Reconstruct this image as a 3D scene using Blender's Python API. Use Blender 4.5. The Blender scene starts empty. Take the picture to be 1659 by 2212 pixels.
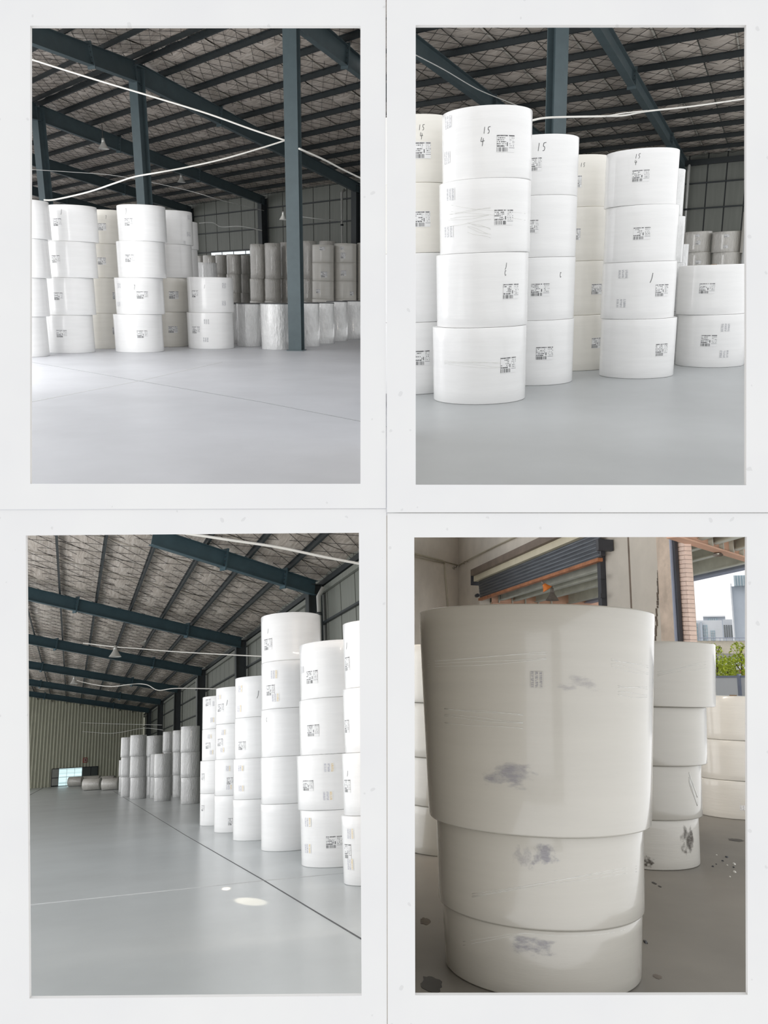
import bpy, math, random
from mathutils import Vector, Matrix
random.seed(7)
scn = bpy.context.scene
col = scn.collection

# ------------------------------------------------------------------ camera, sky, exposure
F = 1700.0                       # focal length in pixels of the 1659 x 2212 frame
CX, CY = 829.5, 1106.0
HC = 1.5                         # eye height above every hall floor (m)
CAM = Vector((0, 0, 3.0))
cam_data = bpy.data.cameras.new('camera')
cam_data.sensor_fit = 'HORIZONTAL'
cam_data.sensor_width = 36.0
cam_data.lens = 36.0 * F / 1659.0
cam_data.clip_end = 2000
cam = bpy.data.objects.new('camera', cam_data)
cam.location = CAM
cam.rotation_euler = (math.pi / 2, 0, 0)
col.objects.link(cam)
scn.camera = cam

world = bpy.data.worlds.new('sky')
scn.world = world
world.use_nodes = True
wb = world.node_tree.nodes['Background']
wb.inputs['Color'].default_value = (0.985, 0.99, 1.0, 1)
wb.inputs['Strength'].default_value = 1.0

scn.view_settings.view_transform = 'Standard'
scn.view_settings.look = 'None'
scn.view_settings.gamma = 1.0
scn.view_settings.use_curve_mapping = False
scn.view_settings.exposure = 0.35


# ------------------------------------------------------------------ one frame of reference per hall
class Room:
    def __init__(self, hor, cx, s):
        H = CY - hor
        c = cx - CX
        b = -H / (F + s * c * c / F)
        a = s * c * b / F
        n = Vector((a, b, 1)).normalized()
        f = (Vector((0, 1, 0)) - n * n.y).normalized()
        r = f.cross(n)
        o = CAM - n * HC
        self.n = n
        self.M = Matrix(((r.x, f.x, n.x, o.x), (r.y, f.y, n.y, o.y), (r.z, f.z, n.z, o.z), (0, 0, 0, 1)))
        self.I = self.M.to_3x3().inverted()
        self.C = Vector((0, 0, HC))

    def ray(self, px, py):
        return self.I @ Vector(((px - CX) / F, 1.0, (CY - py) / F))

    def at(self, px, py, d):
        return self.C + self.ray(px, py) * d

    def floor(self, px, py, z=0.0):
        q = self.ray(px, py)
        return self.C + q * ((z - HC) / q.z)

    def plane(self, px, py, P, N):
        q = self.ray(px, py)
        return self.C + q * ((P - self.C).dot(N) / q.dot(N))

    def proj(self, P):
        w = self.M @ P - CAM
        return CX + F * w.x / w.y, CY - F * w.z / w.y

    def depth(self, P):
        return (self.M @ P - CAM).y

    def vert(self, P, py):
        A = self.M @ Vector((P.x, P.y, 0)) - CAM
        k = (CY - py) / F
        return (k * A.y - A.z) / (self.n.z - k * self.n.y)

    def hdir(self, px, py):
        q = self.ray(px, py)
        q.z = 0
        return q.normalized()


R1 = Room(635, 421, 0.18)
R2 = Room(592, 1255, 0.45)
R3 = Room(1645, 418, 0.8)
R4 = Room(1485, 1255, 0.4)

def area_light(room, name, P, aim, sx, sy, watts, colr=(1, 1, 1)):
    l = bpy.data.lights.new(name, 'AREA')
    l.shape = 'RECTANGLE'; l.size = sx; l.size_y = sy; l.energy = watts; l.color = colr
    o = bpy.data.objects.new(name, l)
    col.objects.link(o)
    z = -aim.normalized(); x = Vector((0, 0, 1)).cross(z).normalized(); y = z.cross(x)
    o.matrix_world = room.M @ Matrix(((x.x, y.x, z.x, P.x), (x.y, y.y, z.y, P.y), (x.z, y.z, z.z, P.z), (0, 0, 0, 1)))
    return o


def spot_light(room, name, P, aim, deg, watts, colr):
    l = bpy.data.lights.new(name, 'SPOT')
    l.spot_size = math.radians(deg); l.spot_blend = 0.5; l.energy = watts; l.color = colr; l.shadow_soft_size = 0.02
    o = bpy.data.objects.new(name, l)
    col.objects.link(o)
    z = -aim.normalized(); x = Vector((0, 0, 1)).cross(z).normalized(); y = z.cross(x)
    o.matrix_world = room.M @ Matrix(((x.x, y.x, z.x, P.x), (x.y, y.y, z.y, P.y), (x.z, y.z, z.z, P.z), (0, 0, 0, 1)))
    return o


# unseen area lights added on the left to brighten the lower left hall
_g = R3.hdir(152, 1663)
_o = R3.floor(-420, 1900)
_r = Vector((_g.y, -_g.x, 0))
area_light(R3, 'added_side_fill', Vector((_o.x, _o.y, 2.6)) + _g * 24 - _r * 6, _r, 60, 4.5, 650)
area_light(R3, 'added_near_fill', Vector((_o.x, _o.y, 2.4)) - _g * 2 - _r * 2, _r, 18, 4.5, 240)
# unseen fill light added at left to lift the upper left rolls
_o = R1.floor(-330, 800)
area_light(R1, 'added_left_fill', Vector((_o.x, _o.y, 2.6)), Vector((0.75, 0.65, 0.0)), 9, 4.5, 420)
# warm fill added out of view to brighten the lower right plaster walls
area_light(R4, 'added_wall_fill', R4.at(1150, 1105, 7.5), Vector((-0.2, 1, -0.35)), 3.0, 0.6, 170, (1.0, 0.9, 0.8))
# sunbeam that slips in and lands on the lower left floor
for (_a, _b, _dg, _w) in (((505, 1936), (578, 1959), 2.9, 2400), ((487, 1905), (491, 1936), 0.9, 500)):
    _p, _q = R3.floor(*_a), R3.floor(*_b)
    _d = (_q - _p).normalized()
    _s = (_p + _q) / 2 - _d * 5.5 + Vector((0, 0, 2.6))
    spot_light(R3, 'sunbeam', _s, (_p + _q) / 2 - _s, _dg, _w, (1.0, 0.88, 0.68))
X3 = Vector((1, 0, 0)); Y3 = Vector((0, 1, 0)); Z3 = Vector((0, 0, 1))
WORLD = type('W', (), {'M': Matrix.Identity(4)})()


# ------------------------------------------------------------------ materials
MATS = {}


class NT:
    def __init__(self, name):
        self.m = bpy.data.materials.new(name)
        self.m.use_nodes = True
        self.t = self.m.node_tree
        self.b = self.t.nodes['Principled BSDF']
        self.out = self.t.nodes['Material Output']

    def node(self, typ, **kw):
        n = self.t.nodes.new(typ)
        for k, v in kw.items():
            setattr(n, k, v)
        return n

    def link(self, a, b):
        self.t.links.new(a, b)

    def put(self, sock, v):
        if hasattr(v, 'is_output') or isinstance(v, bpy.types.NodeSocket):
            self.link(v, sock)
        else:
            sock.default_value = v

    def math(self, op, a, b=0.0, c=0.0):
        n = self.node('ShaderNodeMath', operation=op)
        self.put(n.inputs[0], a); self.put(n.inputs[1], b); self.put(n.inputs[2], c)
        return n.outputs[0]

    def coord(self, kind='Object', scale=(1, 1, 1), rot=(0, 0, 0)):
        c = self.node('ShaderNodeTexCoord')
        mp = self.node('ShaderNodeMapping')
        mp.inputs['Scale'].default_value = scale
        mp.inputs['Rotation'].default_value = rot
        self.link(c.outputs[kind], mp.inputs['Vector'])
        return mp.outputs[0]

    def noise(self, vec, scale=5, detail=3, rough=0.5):
        n = self.node('ShaderNodeTexNoise')
        n.inputs['Scale'].default_value = scale
        n.inputs['Detail'].default_value = detail
        n.inputs['Roughness'].default_value = rough
        if vec is not None:
            self.link(vec, n.inputs['Vector'])
        return n.outputs['Fac']

    def ramp(self, fac, stops):
        n = self.node('ShaderNodeValToRGB')
        el = n.color_ramp.elements
        while len(el) < len(stops):
            el.new(0.5)
        for e, (p, c) in zip(el, stops):
            e.position = p
            e.color = (c[0], c[1], c[2], 1)
        self.link(fac, n.inputs[0])
        return n.outputs[0]

    def mix(self, fac, a, b):
        n = self.node('ShaderNodeMix', data_type='RGBA')
        self.put(n.inputs[0], fac)
        for s, v in ((n.inputs[6], a), (n.inputs[7], b)):
            if isinstance(v, tuple):
                s.default_value = (v[0], v[1], v[2], 1)
            else:
                self.link(v, s)
        return n.outputs[2]

    def bump(self, h, strength=0.3, dist=0.02):
        n = self.node('ShaderNodeBump')
        n.inputs['Strength'].default_value = strength
        n.inputs['Distance'].default_value = dist
        self.link(h, n.inputs['Height'])
        self.link(n.outputs[0], self.b.inputs['Normal'])

    def base(self, c, rough=0.5, metal=0.0, spec=0.5, coat=0.0):
        if isinstance(c, tuple):
            self.b.inputs['Base Color'].default_value = (c[0], c[1], c[2], 1)
        else:
            self.link(c, self.b.inputs['Base Color'])
        self.put(self.b.inputs['Roughness'], rough)
        self.b.inputs['Metallic'].default_value = metal
        self.b.inputs['Specular IOR Level'].default_value = spec
        self.b.inputs['Coat Weight'].default_value = coat
        self.b.inputs['Coat Roughness'].default_value = 0.15
        return self.m


def srgb(r, g, b):
    f = lambda v: ((v / 255 + 0.055) / 1.055) ** 2.4 if v > 10 else v / 255 / 12.92
    return (f(r), f(g), f(b))


def mat_speckle(name, c, var=0.12, scale=6, rough=0.5, metal=0.0, bump=0.1, coat=0.0, stretch=(1, 1, 1), spec=0.5, bscale=None):
    t = NT(name)
    co = t.coord('Object', stretch)
    f = t.noise(co, scale, 5, 0.6)
    k = tuple(max(0, x * (1 - var)) for x in c); j = tuple(min(1, x * (1 + var)) for x in c)
    colr = t.ramp(f, [(0.3, k), (0.7, j)])
    if bump:
        t.bump(t.noise(co, bscale or scale * 6, 3), bump, 0.01)
    MATS[name] = t.base(colr, rough, metal, spec, coat)


def mat_paper():
    t = NT('mount_paper')
    co = t.coord('Object')
    f = t.noise(co, 2.2, 4, 0.6)
    g = t.noise(co, 26, 4, 0.6)
    c = t.ramp(f, [(0.3, (0.655, 0.655, 0.66)), (0.7, (0.69, 0.69, 0.682))])
    spots = t.math('GREATER_THAN', t.noise(co, 38, 1, 0.4), 0.755)
    c2 = t.mix(t.math('MULTIPLY', spots, 0.28), c, (0.42, 0.42, 0.42))
    t.bump(g, 0.12, 0.004)
    MATS['mount_paper'] = t.base(c2, 0.85, 0, 0.1)


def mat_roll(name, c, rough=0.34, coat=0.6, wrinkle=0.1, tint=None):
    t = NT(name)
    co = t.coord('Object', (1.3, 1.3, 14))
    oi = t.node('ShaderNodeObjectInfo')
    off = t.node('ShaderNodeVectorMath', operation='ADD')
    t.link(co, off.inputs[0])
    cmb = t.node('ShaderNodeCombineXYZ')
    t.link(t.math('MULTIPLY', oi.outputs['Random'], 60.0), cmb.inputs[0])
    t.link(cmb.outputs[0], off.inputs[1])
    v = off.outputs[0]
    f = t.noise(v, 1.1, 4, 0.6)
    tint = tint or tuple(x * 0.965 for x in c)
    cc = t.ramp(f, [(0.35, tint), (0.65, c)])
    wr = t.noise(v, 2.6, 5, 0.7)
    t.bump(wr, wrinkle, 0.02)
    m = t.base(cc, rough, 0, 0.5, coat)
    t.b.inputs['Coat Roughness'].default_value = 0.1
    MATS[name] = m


def mat_film(name, c):
    t = NT(name)
    co = t.coord('Object', (3, 3, 1.2))
    f = t.noise(co, 2.2, 5, 0.7)
    cc = t.ramp(f, [(0.35, tuple(x * 0.86 for x in c)), (0.65, c)])
    t.bump(t.noise(co, 6.0, 4, 0.6), 0.8, 0.05)
    MATS[name] = t.base(cc, 0.16, 0, 0.8, 1.0)
    t.b.inputs['Coat Roughness'].default_value = 0.08


def mat_insulation():
    t = NT('roof_insulation')
    uv = t.coord('UV', (0.7, 5.5, 1), (0, 0, 0.22))
    f = t.noise(uv, 2.0, 8, 0.75)
    big = t.noise(t.coord('UV'), 0.25, 3, 0.5)
    c = t.ramp(f, [(0.30, srgb(150, 141, 132)), (0.5, srgb(206, 197, 187)), (0.70, srgb(244, 239, 232))])
    c = t.mix(t.math('MULTIPLY', big, 0.3), c, srgb(165, 140, 120))
    t.bump(f, 0.6, 0.06)
    MATS['roof_insulation'] = t.base(c, 0.42, 0.0, 0.5)


def mat_floor(name, c, rough, var=0.1, joint=False):
    t = NT(name)
    co = t.coord('Object')
    f = t.noise(co, 0.35, 5, 0.62)
    g = t.noise(co, 1.1, 3, 0.55)
    k = tuple(x * (1 - var) for x in c); j = tuple(x * (1 + var) for x in c)
    cc = t.ramp(f, [(0.3, k), (0.7, j)])
    cc = t.mix(t.math('MULTIPLY', t.math('SUBTRACT', g, 0.45), 0.18), cc, tuple(x * 0.6 for x in c))
    rr = rough
    MATS[name] = t.base(cc, rr, 0, 0.5)


def mat_sticker(name, ink, paper, hatch=False, second=None):
    t = NT(name)
    c = t.node('ShaderNodeTexCoord')
    sp = t.node('ShaderNodeSeparateXYZ')
    t.link(c.outputs['UV'], sp.inputs[0])
    u, v = sp.outputs[0], sp.outputs[1]
    oi = t.node('ShaderNodeObjectInfo')
    rnd = t.math('MULTIPLY', oi.outputs['Random'], 37.0)

    def n2(a, b, sc):
        cb = t.node('ShaderNodeCombineXYZ')
        t.put(cb.inputs[0], a); t.put(cb.inputs[1], b); t.put(cb.inputs[2], rnd)
        return t.noise(cb.outputs[0], sc, 0, 0.5)
    AND = lambda a, b: t.math('MULTIPLY', a, b)
    GT = lambda a, b: t.math('GREATER_THAN', a, b)
    LT = lambda a, b: t.math('LESS_THAN', a, b)
    if hatch:
        # washed out matrix of short bars, three columns
        cols = t.math('FRACT', t.math('MULTIPLY', u, 3.0))
        gap = AND(LT(cols, 0.74), GT(cols, 0.06))
        bars = GT(n2(t.math('MULTIPLY', u, 4.0), t.math('MULTIPLY', v, 44.0), 1.0), 0.46)
        m = t.math('MULTIPLY', AND(gap, bars), 0.62)
        ic = ink
        if second:
            ic = t.mix(GT(u, 0.62), ink, second)
    else:
        row = t.math('FLOOR', t.math('MULTIPLY', v, 9.0))
        inrow = LT(t.math('FRACT', t.math('MULTIPLY', v, 9.0)), 0.55)
        txt = GT(n2(t.math('MULTIPLY', u, 34.0), t.math('MULTIPLY', row, 5.3), 1.0), 0.47)
        left = AND(AND(LT(u, 0.5), GT(v, 0.36)), AND(inrow, txt))
        left = AND(left, GT(n2(t.math('MULTIPLY', u, 3.0), t.math('MULTIPLY', row, 3.7), 1.0), 0.44))
        head = AND(AND(GT(v, 0.9), LT(v, 0.97)), GT(n2(t.math('MULTIPLY', u, 46.0), 0.3, 1.0), 0.36))
        head = AND(head, t.math('SUBTRACT', 1.0, AND(GT(u, 0.6), LT(u, 0.66))))
        code = AND(AND(LT(v, 0.27), GT(v, 0.03)), AND(LT(u, 0.6), GT(n2(t.math('MULTIPLY', u, 60.0), 7.1, 1.0), 0.46)))
        num = AND(AND(GT(v, 0.3), LT(v, 0.38)), AND(LT(u, 0.42), GT(n2(t.math('MULTIPLY', u, 60.0), 2.2, 1.0), 0.38)))
        rt = AND(AND(GT(u, 0.68), GT(v, 0.3)), AND(inrow, GT(n2(t.math('MULTIPLY', u, 60.0), t.math('MULTIPLY', row, 4.1), 1.0), 0.56)))
        tick = AND(AND(GT(u, 0.54), LT(u, 0.6)), AND(GT(v, 0.34), LT(v, 0.56)))
        rule = AND(AND(GT(v, 0.24), LT(v, 0.265)), GT(u, 0.66))
        m = left
        for q in (head, code, num, rt, tick, rule):
            m = t.math('MAXIMUM', m, q)
        m = t.math('MULTIPLY', m, 0.86)
        ic = ink
    cc = t.mix(m, paper, ic)
    MATS[name] = t.base(cc, 0.45, 0, 0.4)


def mat_smudge(name, ink, amount=0.7):
    t = NT(name)
    c = t.node('ShaderNodeTexCoord')
    sp = t.node('ShaderNodeSeparateXYZ')
    t.link(c.outputs['UV'], sp.inputs[0])
    u, v = sp.outputs[0], sp.outputs[1]
    e = lambda a: t.math('MULTIPLY', t.math('MULTIPLY', a, t.math('SUBTRACT', 1.0, a)), 4.0)
    edge = t.math('MULTIPLY', e(u), e(v))
    oi = t.node('ShaderNodeObjectInfo')
    vv = t.node('ShaderNodeVectorMath', operation='ADD')
    cb = t.node('ShaderNodeCombineXYZ')
    t.link(t.math('MULTIPLY', oi.outputs['Random'], 50.0), cb.inputs[2])
    t.link(t.coord('UV'), vv.inputs[0]); t.link(cb.outputs[0], vv.inputs[1])
    shape = t.noise(vv.outputs[0], 3.2, 5, 0.65)
    mp = t.node('ShaderNodeMapping'); mp.inputs['Scale'].default_value = (3, 26, 1)
    t.link(vv.outputs[0], mp.inputs['Vector'])
    n = t.noise(mp.outputs[0], 2.0, 5, 0.7)
    a = t.math('ADD', t.math('MULTIPLY', edge, 0.8), t.math('MULTIPLY', t.math('SUBTRACT', shape, 0.5), 3.0))
    a = t.math('MULTIPLY', t.math('SUBTRACT', a, 0.32), 1.6)
    a = t.math('MULTIPLY', t.math('MULTIPLY', t.math('MINIMUM', t.math('MAXIMUM', a, 0.0), 1.0), n), amount * 1.7)
    a = t.math('MULTIPLY', a, t.math('MINIMUM', t.math('MULTIPLY', edge, 4.0), 1.0))
    a = t.math('MINIMUM', a, 0.8)
    t.base(ink, 0.5, 0, 0.3)
    t.link(a, t.b.inputs['Alpha'])
    MATS[name] = t.m


def mat_emit(name, c, s):
    t = NT(name)
    co = t.coord('UV', (3, 6, 1))
    f = t.noise(co, 1.6, 4, 0.6)
    cc = t.ramp(f, [(0.35, tuple(x * 0.35 for x in c)), (0.6, c)])
    t.base((0.1, 0.1, 0.1), 0.2)
    t.link(cc, t.b.inputs['Emission Color'])
    t.b.inputs['Emission Strength'].default_value = s
    MATS[name] = t.m


def mat_glass(name, c):
    t = NT(name)
    MATS[name] = t.base(c, 0.08, 0, 0.6, 0.3)


mat_paper()
mat_roll('roll_white', (0.87, 0.87, 0.865))
mat_roll('roll_cream', (0.84, 0.815, 0.75))
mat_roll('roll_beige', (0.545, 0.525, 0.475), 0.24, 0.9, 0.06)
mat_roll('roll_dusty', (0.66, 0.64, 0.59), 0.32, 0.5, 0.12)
mat_film('roll_film', (0.62, 0.60, 0.555))
mat_film('roll_film_white', (0.80, 0.805, 0.80))
mat_film('roll_film_grey', (0.60, 0.605, 0.60))
mat_insulation()
mat_floor('floor_epoxy', srgb(200, 202, 207), 0.42)
mat_floor('floor_epoxy_mid', srgb(170, 173, 174), 0.42)
mat_floor('floor_epoxy_dark', srgb(194, 199, 200), 0.28)
mat_floor('floor_stained', srgb(132, 128, 121), 0.5, 0.22)
mat_speckle('steel_green', srgb(74, 88, 92), 0.1, 3, 0.45, 0.0, 0.02)
mat_speckle('steel_teal', srgb(66, 88, 96), 0.1, 3, 0.42, 0.0, 0.02)
mat_speckle('steel_dark', srgb(44, 50, 52), 0.12, 3, 0.5, 0.0, 0.02)
mat_speckle('cladding_grey', srgb(122, 125, 118), 0.08, 2, 0.5, 0.0, 0.03, stretch=(4, 4, 0.3))
mat_speckle('cladding_olive', srgb(208, 208, 188), 0.05, 1, 0.5, 0.0, 0.02)
mat_speckle('cable_white', srgb(235, 233, 226), 0.03, 4, 0.5, 0, 0)
mat_speckle('pipe_white', srgb(205, 206, 202), 0.05, 2, 0.45, 0, 0)
mat_speckle('wire_dark', srgb(52, 50, 46), 0.05, 4, 0.6, 0, 0)
mat_speckle('joint_dark', srgb(96, 98, 100), 0.1, 4, 0.7, 0, 0)
mat_speckle('joint_faint', srgb(150, 152, 155), 0.1, 4, 0.7, 0, 0)
mat_speckle('joint_light', srgb(205, 207, 208), 0.08, 9, 0.7, 0, 0)
mat_speckle('ink_black', srgb(30, 32, 36), 0.1, 4, 0.6, 0, 0)
mat_speckle('cover_film', srgb(92, 94, 96), 0.35, 5, 0.2, 0, 0.5, 0.6)
mat_speckle('core_card', srgb(132, 108, 80), 0.1, 8, 0.8, 0, 0.1)
mat_speckle('lamp_metal', srgb(205, 205, 200), 0.05, 4, 0.35, 0.3, 0)
mat_speckle('lamp_rust', srgb(214, 122, 48), 0.2, 8, 0.5, 0.0, 0.1)
mat_speckle('lamp_grey', srgb(120, 112, 104), 0.2, 8, 0.5, 0.2, 0.1)
mat_speckle('bulb_glass', srgb(240, 240, 230), 0.02, 4, 0.2, 0, 0)
mat_speckle('plaster', srgb(214, 206, 194), 0.09, 1.3, 0.85, 0, 0.25, bscale=9)
mat_speckle('plaster_peel', srgb(196, 180, 165), 0.2, 3.5, 0.85, 0, 0.5, bscale=12)
mat_speckle('plaster_grey', srgb(196, 190, 180), 0.07, 1.5, 0.85, 0, 0.2, bscale=10)
mat_speckle('shutter_blue', srgb(96, 101, 108), 0.2, 2.5, 0.45, 0.2, 0.05, stretch=(0.5, 0.5, 6))
mat_speckle('shutter_cream', srgb(206, 198, 174), 0.1, 2.5, 0.5, 0, 0.05)
mat_speckle('shutter_brown', srgb(112, 98, 86), 0.2, 3, 0.6, 0, 0.1)
mat_speckle('rust', srgb(164, 108, 74), 0.3, 6, 0.7, 0, 0.2)
mat_speckle('frame_black', srgb(54, 56, 62), 0.15, 4, 0.45, 0, 0.05)
mat_speckle('canopy_beam', srgb(186, 188, 178), 0.15, 2.5, 0.6, 0, 0.1)
mat_speckle('canopy_pink', srgb(205, 164, 140), 0.12, 2.5, 0.6, 0, 0.1)
mat_speckle('canopy_sheet', srgb(232, 224, 208), 0.08, 2, 0.6, 0, 0.05)
mat_speckle('canopy_fascia', srgb(150, 158, 178), 0.1, 2, 0.5, 0, 0)
mat_speckle('brick_pink', srgb(222, 200, 188), 0.08, 5, 0.85, 0, 0.2)
mat_speckle('mortar', srgb(170, 152, 142), 0.1, 9, 0.9, 0, 0.2)
mat_speckle('facade_pale', srgb(205, 208, 212), 0.05, 0.3, 0.8, 0, 0)
mat_speckle('facade_grey', srgb(176, 184, 194), 0.05, 0.3, 0.8, 0, 0)
mat_speckle('bridge_concrete', srgb(196, 188, 172), 0.12, 0.6, 0.85, 0, 0.1)
mat_speckle('bridge_shade', srgb(150, 148, 144), 0.1, 0.6, 0.85, 0, 0.1)
mat_glass('window_blue', srgb(150, 172, 182))
mat_glass('window_grey', srgb(98, 104, 104))
mat_speckle('leaf_green', srgb(176, 190, 60), 0.35, 3, 0.6, 0, 0)
mat_speckle('bark', srgb(98, 84, 72), 0.2, 6, 0.9, 0, 0.3)
mat_speckle('fence_white', srgb(244, 247, 250), 0.02, 1, 0.5, 0, 0)
mat_speckle('ground_pale', srgb(176, 174, 168), 0.1, 0.8, 0.9, 0, 0.1)
mat_speckle('car_red', srgb(180, 50, 56), 0.05, 2, 0.3, 0, 0, 0.5)
mat_speckle('stain_oil', srgb(48, 46, 44), 0.3, 3, 0.5, 0, 0)
mat_speckle('grime', srgb(112, 104, 96), 0.3, 9, 0.9, 0, 0.1)
mat_speckle('sign_red', srgb(176, 70, 62), 0.1, 3, 0.5, 0, 0)
mat_speckle('debris_white', srgb(232, 230, 224), 0.1, 9, 0.8, 0, 0.2)
mat_sticker('label_print', srgb(38, 40, 44), (0.84, 0.84, 0.84))
mat_sticker('label_faded', srgb(128, 130, 138), (0.84, 0.84, 0.84), True)
mat_sticker('label_yellow', srgb(150, 150, 172), (0.84, 0.84, 0.83), True, srgb(226, 190, 96))
mat_sticker('label_beige', srgb(120, 118, 130), (0.56, 0.545, 0.50), True)
mat_smudge('ink_smudge', srgb(132, 132, 154), 0.42)
mat_smudge('grime_smudge', srgb(92, 86, 80), 0.95)
mat_emit('lit_window', (0.72, 0.95, 0.97), 1.0)


# ------------------------------------------------------------------ mesh building
BASE = {}
ROOMOF = {}


class MB:
    def __init__(self):
        self.v = []; self.f = []; self.uv = {}; self.smooth = set()

    def add(self, vs, fs, smooth=False):
        k = len(self.v)
        self.v += [Vector(p) for p in vs]
        for q in fs:
            if smooth:
                self.smooth.add(len(self.f))
            self.f.append(tuple(i + k for i in q))
        return k

    def hexa(self, p):
        self.add(p, [(0, 3, 2, 1), (4, 5, 6, 7), (0, 1, 5, 4), (1, 2, 6, 5), (2, 3, 7, 6), (3, 0, 4, 7)])
        return self

    def box(self, c, a, b, d):
        """box about c with half axes a, b, d"""
        c = Vector(c); a = Vector(a); b = Vector(b); d = Vector(d)
        if a.cross(b).dot(d) < 0:
            a, b = b, a
        return self.hexa([c - a - b - d, c + a - b - d, c + a + b - d, c - a + b - d,
                          c - a - b + d, c + a - b + d, c + a + b + d, c - a + b + d])

    def bar(self, A, B, wide, tall):
        """bar from A to B; wide and tall are half vectors"""
        return self.box((A + B) / 2, (B - A) / 2, wide, tall)

    def tube(self, pts, r, n=6, cap=True):
        rings = []
        up = Vector((0, 0, 1))
        for i, p in enumerate(pts):
            t = (pts[min(i + 1, len(pts) - 1)] - pts[max(i - 1, 0)]).normalized()
            a = t.cross(up)
            if a.length < 1e-3:
                a = t.cross(Vector((1, 0, 0)))
            a.normalize()
            b = a.cross(t)
            rr = r[i] if isinstance(r, (list, tuple)) else r
            rings.append([p + a * (rr * math.cos(k * 2 * math.pi / n)) + b * (rr * math.sin(k * 2 * math.pi / n)) for k in range(n)])
        vs = [q for g in rings for q in g]
        fs = []
        for i in range(len(rings) - 1):
            for k in range(n):
                l = (k + 1) % n
                fs.append((i * n + k, i * n + l, (i + 1) * n + l, (i + 1) * n + k))
        if cap:
            fs.append(tuple(range(n - 1, -1, -1)))
            fs.append(tuple((len(rings) - 1) * n + k for k in range(n)))
        self.add(vs, fs, True)
        return self

    def lathe(self, base, prof, n=48, axis=None, closed=False):
        """prof: list of (radius, height) along axis from base"""
        ax = (axis or Vector((0, 0, 1))).normalized()
        a = ax.cross(Vector((0.3, 1, 0.1))).normalized()
        b = ax.cross(a)
        vs = []; fs = []
        for (r, h) in prof:
            for k in range(n):
                t = 2 * math.pi * k / n
                vs.append(base + ax * h + a * (r * math.cos(t)) + b * (r * math.sin(t)))
        m = len(prof)
        for i in range(m - 1):
            for k in range(n):
                l = (k + 1) % n
                fs.append((i * n + k, i * n + l, (i + 1) * n + l, (i + 1) * n + k))
        if closed:
            fs.append(tuple(range(n - 1, -1, -1)))
            fs.append(tuple((m - 1) * n + k for k in range(n)))
        self.add(vs, fs, True)
        return self

    def mesh(self, name, mat, base):
        me = bpy.data.meshes.new(name)
        me.from_pydata([tuple(p - base) for p in self.v], [], self.f)
        for i in self.smooth:
            me.polygons[i].use_smooth = True
        if self.uv:
            l = me.uv_layers.new(name='uv')
            for poly in me.polygons:
                for li in poly.loop_indices:
                    q = self.uv.get(me.loops[li].vertex_index)
                    if q:
                        l.data[li].uv = q
        me.materials.append(MATS[mat])
        me.update()
        return me


def tag(o, label=None, cat=None, group=None, kind=None):
    if label: o['label'] = label
    if cat: o['category'] = cat
    if group: o['group'] = group
    if kind: o['kind'] = kind
    return o


def top(room, name, mb, mat, base, label, cat=None, group=None, kind=None):
    o = bpy.data.objects.new(name, mb.mesh(name, mat, base) if mb else None)
    col.objects.link(o)
    o.matrix_world = room.M @ Matrix.Translation(base)
    BASE[o.name] = base.copy()
    return tag(o, label, cat, group, kind)


def part(parent, name, mb, mat, kind=None, label=None):
    b = BASE[parent.name]
    o = bpy.data.objects.new(name, mb.mesh(name, mat, b))
    col.objects.link(o)
    o.parent = parent
    BASE[o.name] = b
    return tag(o, label, None, None, kind)


def smooth_edges(o, ang=35):
    m = o.modifiers.new('edges', 'EDGE_SPLIT')
    m.split_angle = math.radians(ang)


# ------------------------------------------------------------------ the four paper mounts, standing 2.2 m from the lens
DM = 2.2


def mount_pt(px, py, d=DM):
    return CAM + Vector(((px - CX) / F, 1, (CY - py) / F)) * d


def mount(outer, inner, label, y0=0.0):
    mb = MB()
    th = 0.012
    fr = [mount_pt(*p) + Vector((0, y0, 0)) for p in outer]
    fi = [mount_pt(*p) + Vector((0, y0, 0)) for p in inner]
    back = Vector((0, th, 0))
    vs = fr + fi + [p + back for p in fr] + [p + back for p in fi]
    fs = []
    for k in range(4):
        l = (k + 1) % 4
        fs.append((k, l, 4 + l, 4 + k))
        fs.append((8 + k, 12 + k, 12 + l, 8 + l))
        fs.append((k, 8 + k, 8 + l, l))
        fs.append((4 + k, 4 + l, 12 + l, 12 + k))
    mb.add(vs, fs)
    o = top(WORLD, 'picture_mount', mb, 'mount_paper', fr[3], label, 'picture mount', 'four white paper picture mounts')
    return o


mount([(-220, -180), (833.2, -180), (833.6, 1098), (-220, 1101)], [(64, 54), (778.5, 54), (778.5, 1045), (64, 1045)],
      'white paper mount around the upper left warehouse view with the free-standing column', 0.003)
mount([(835.2, -180), (1880, -180), (1880, 1107), (835.6, 1107)], [(898, 54), (1612, 54), (1612, 1048), (898, 1047)],
      'white paper mount around the upper right warehouse view with tall near stacks', 0.0)
mount([(-220, 1102.5), (834.6, 1099.5), (836, 2392), (-220, 2392)], [(53.5, 1157), (775, 1151), (781, 2154), (61.5, 2160)],
      'white paper mount around the lower left view along the wall of rolls', 0.006)
mount([(836.4, 1108.5), (1880, 1108.5), (1880, 2392), (837.6, 2392)], [(895, 1161), (1614.5, 1160), (1616.5, 2151), (897, 2152)],
      'white paper mount around the lower right view with the roller shutter', 0.004)


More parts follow.
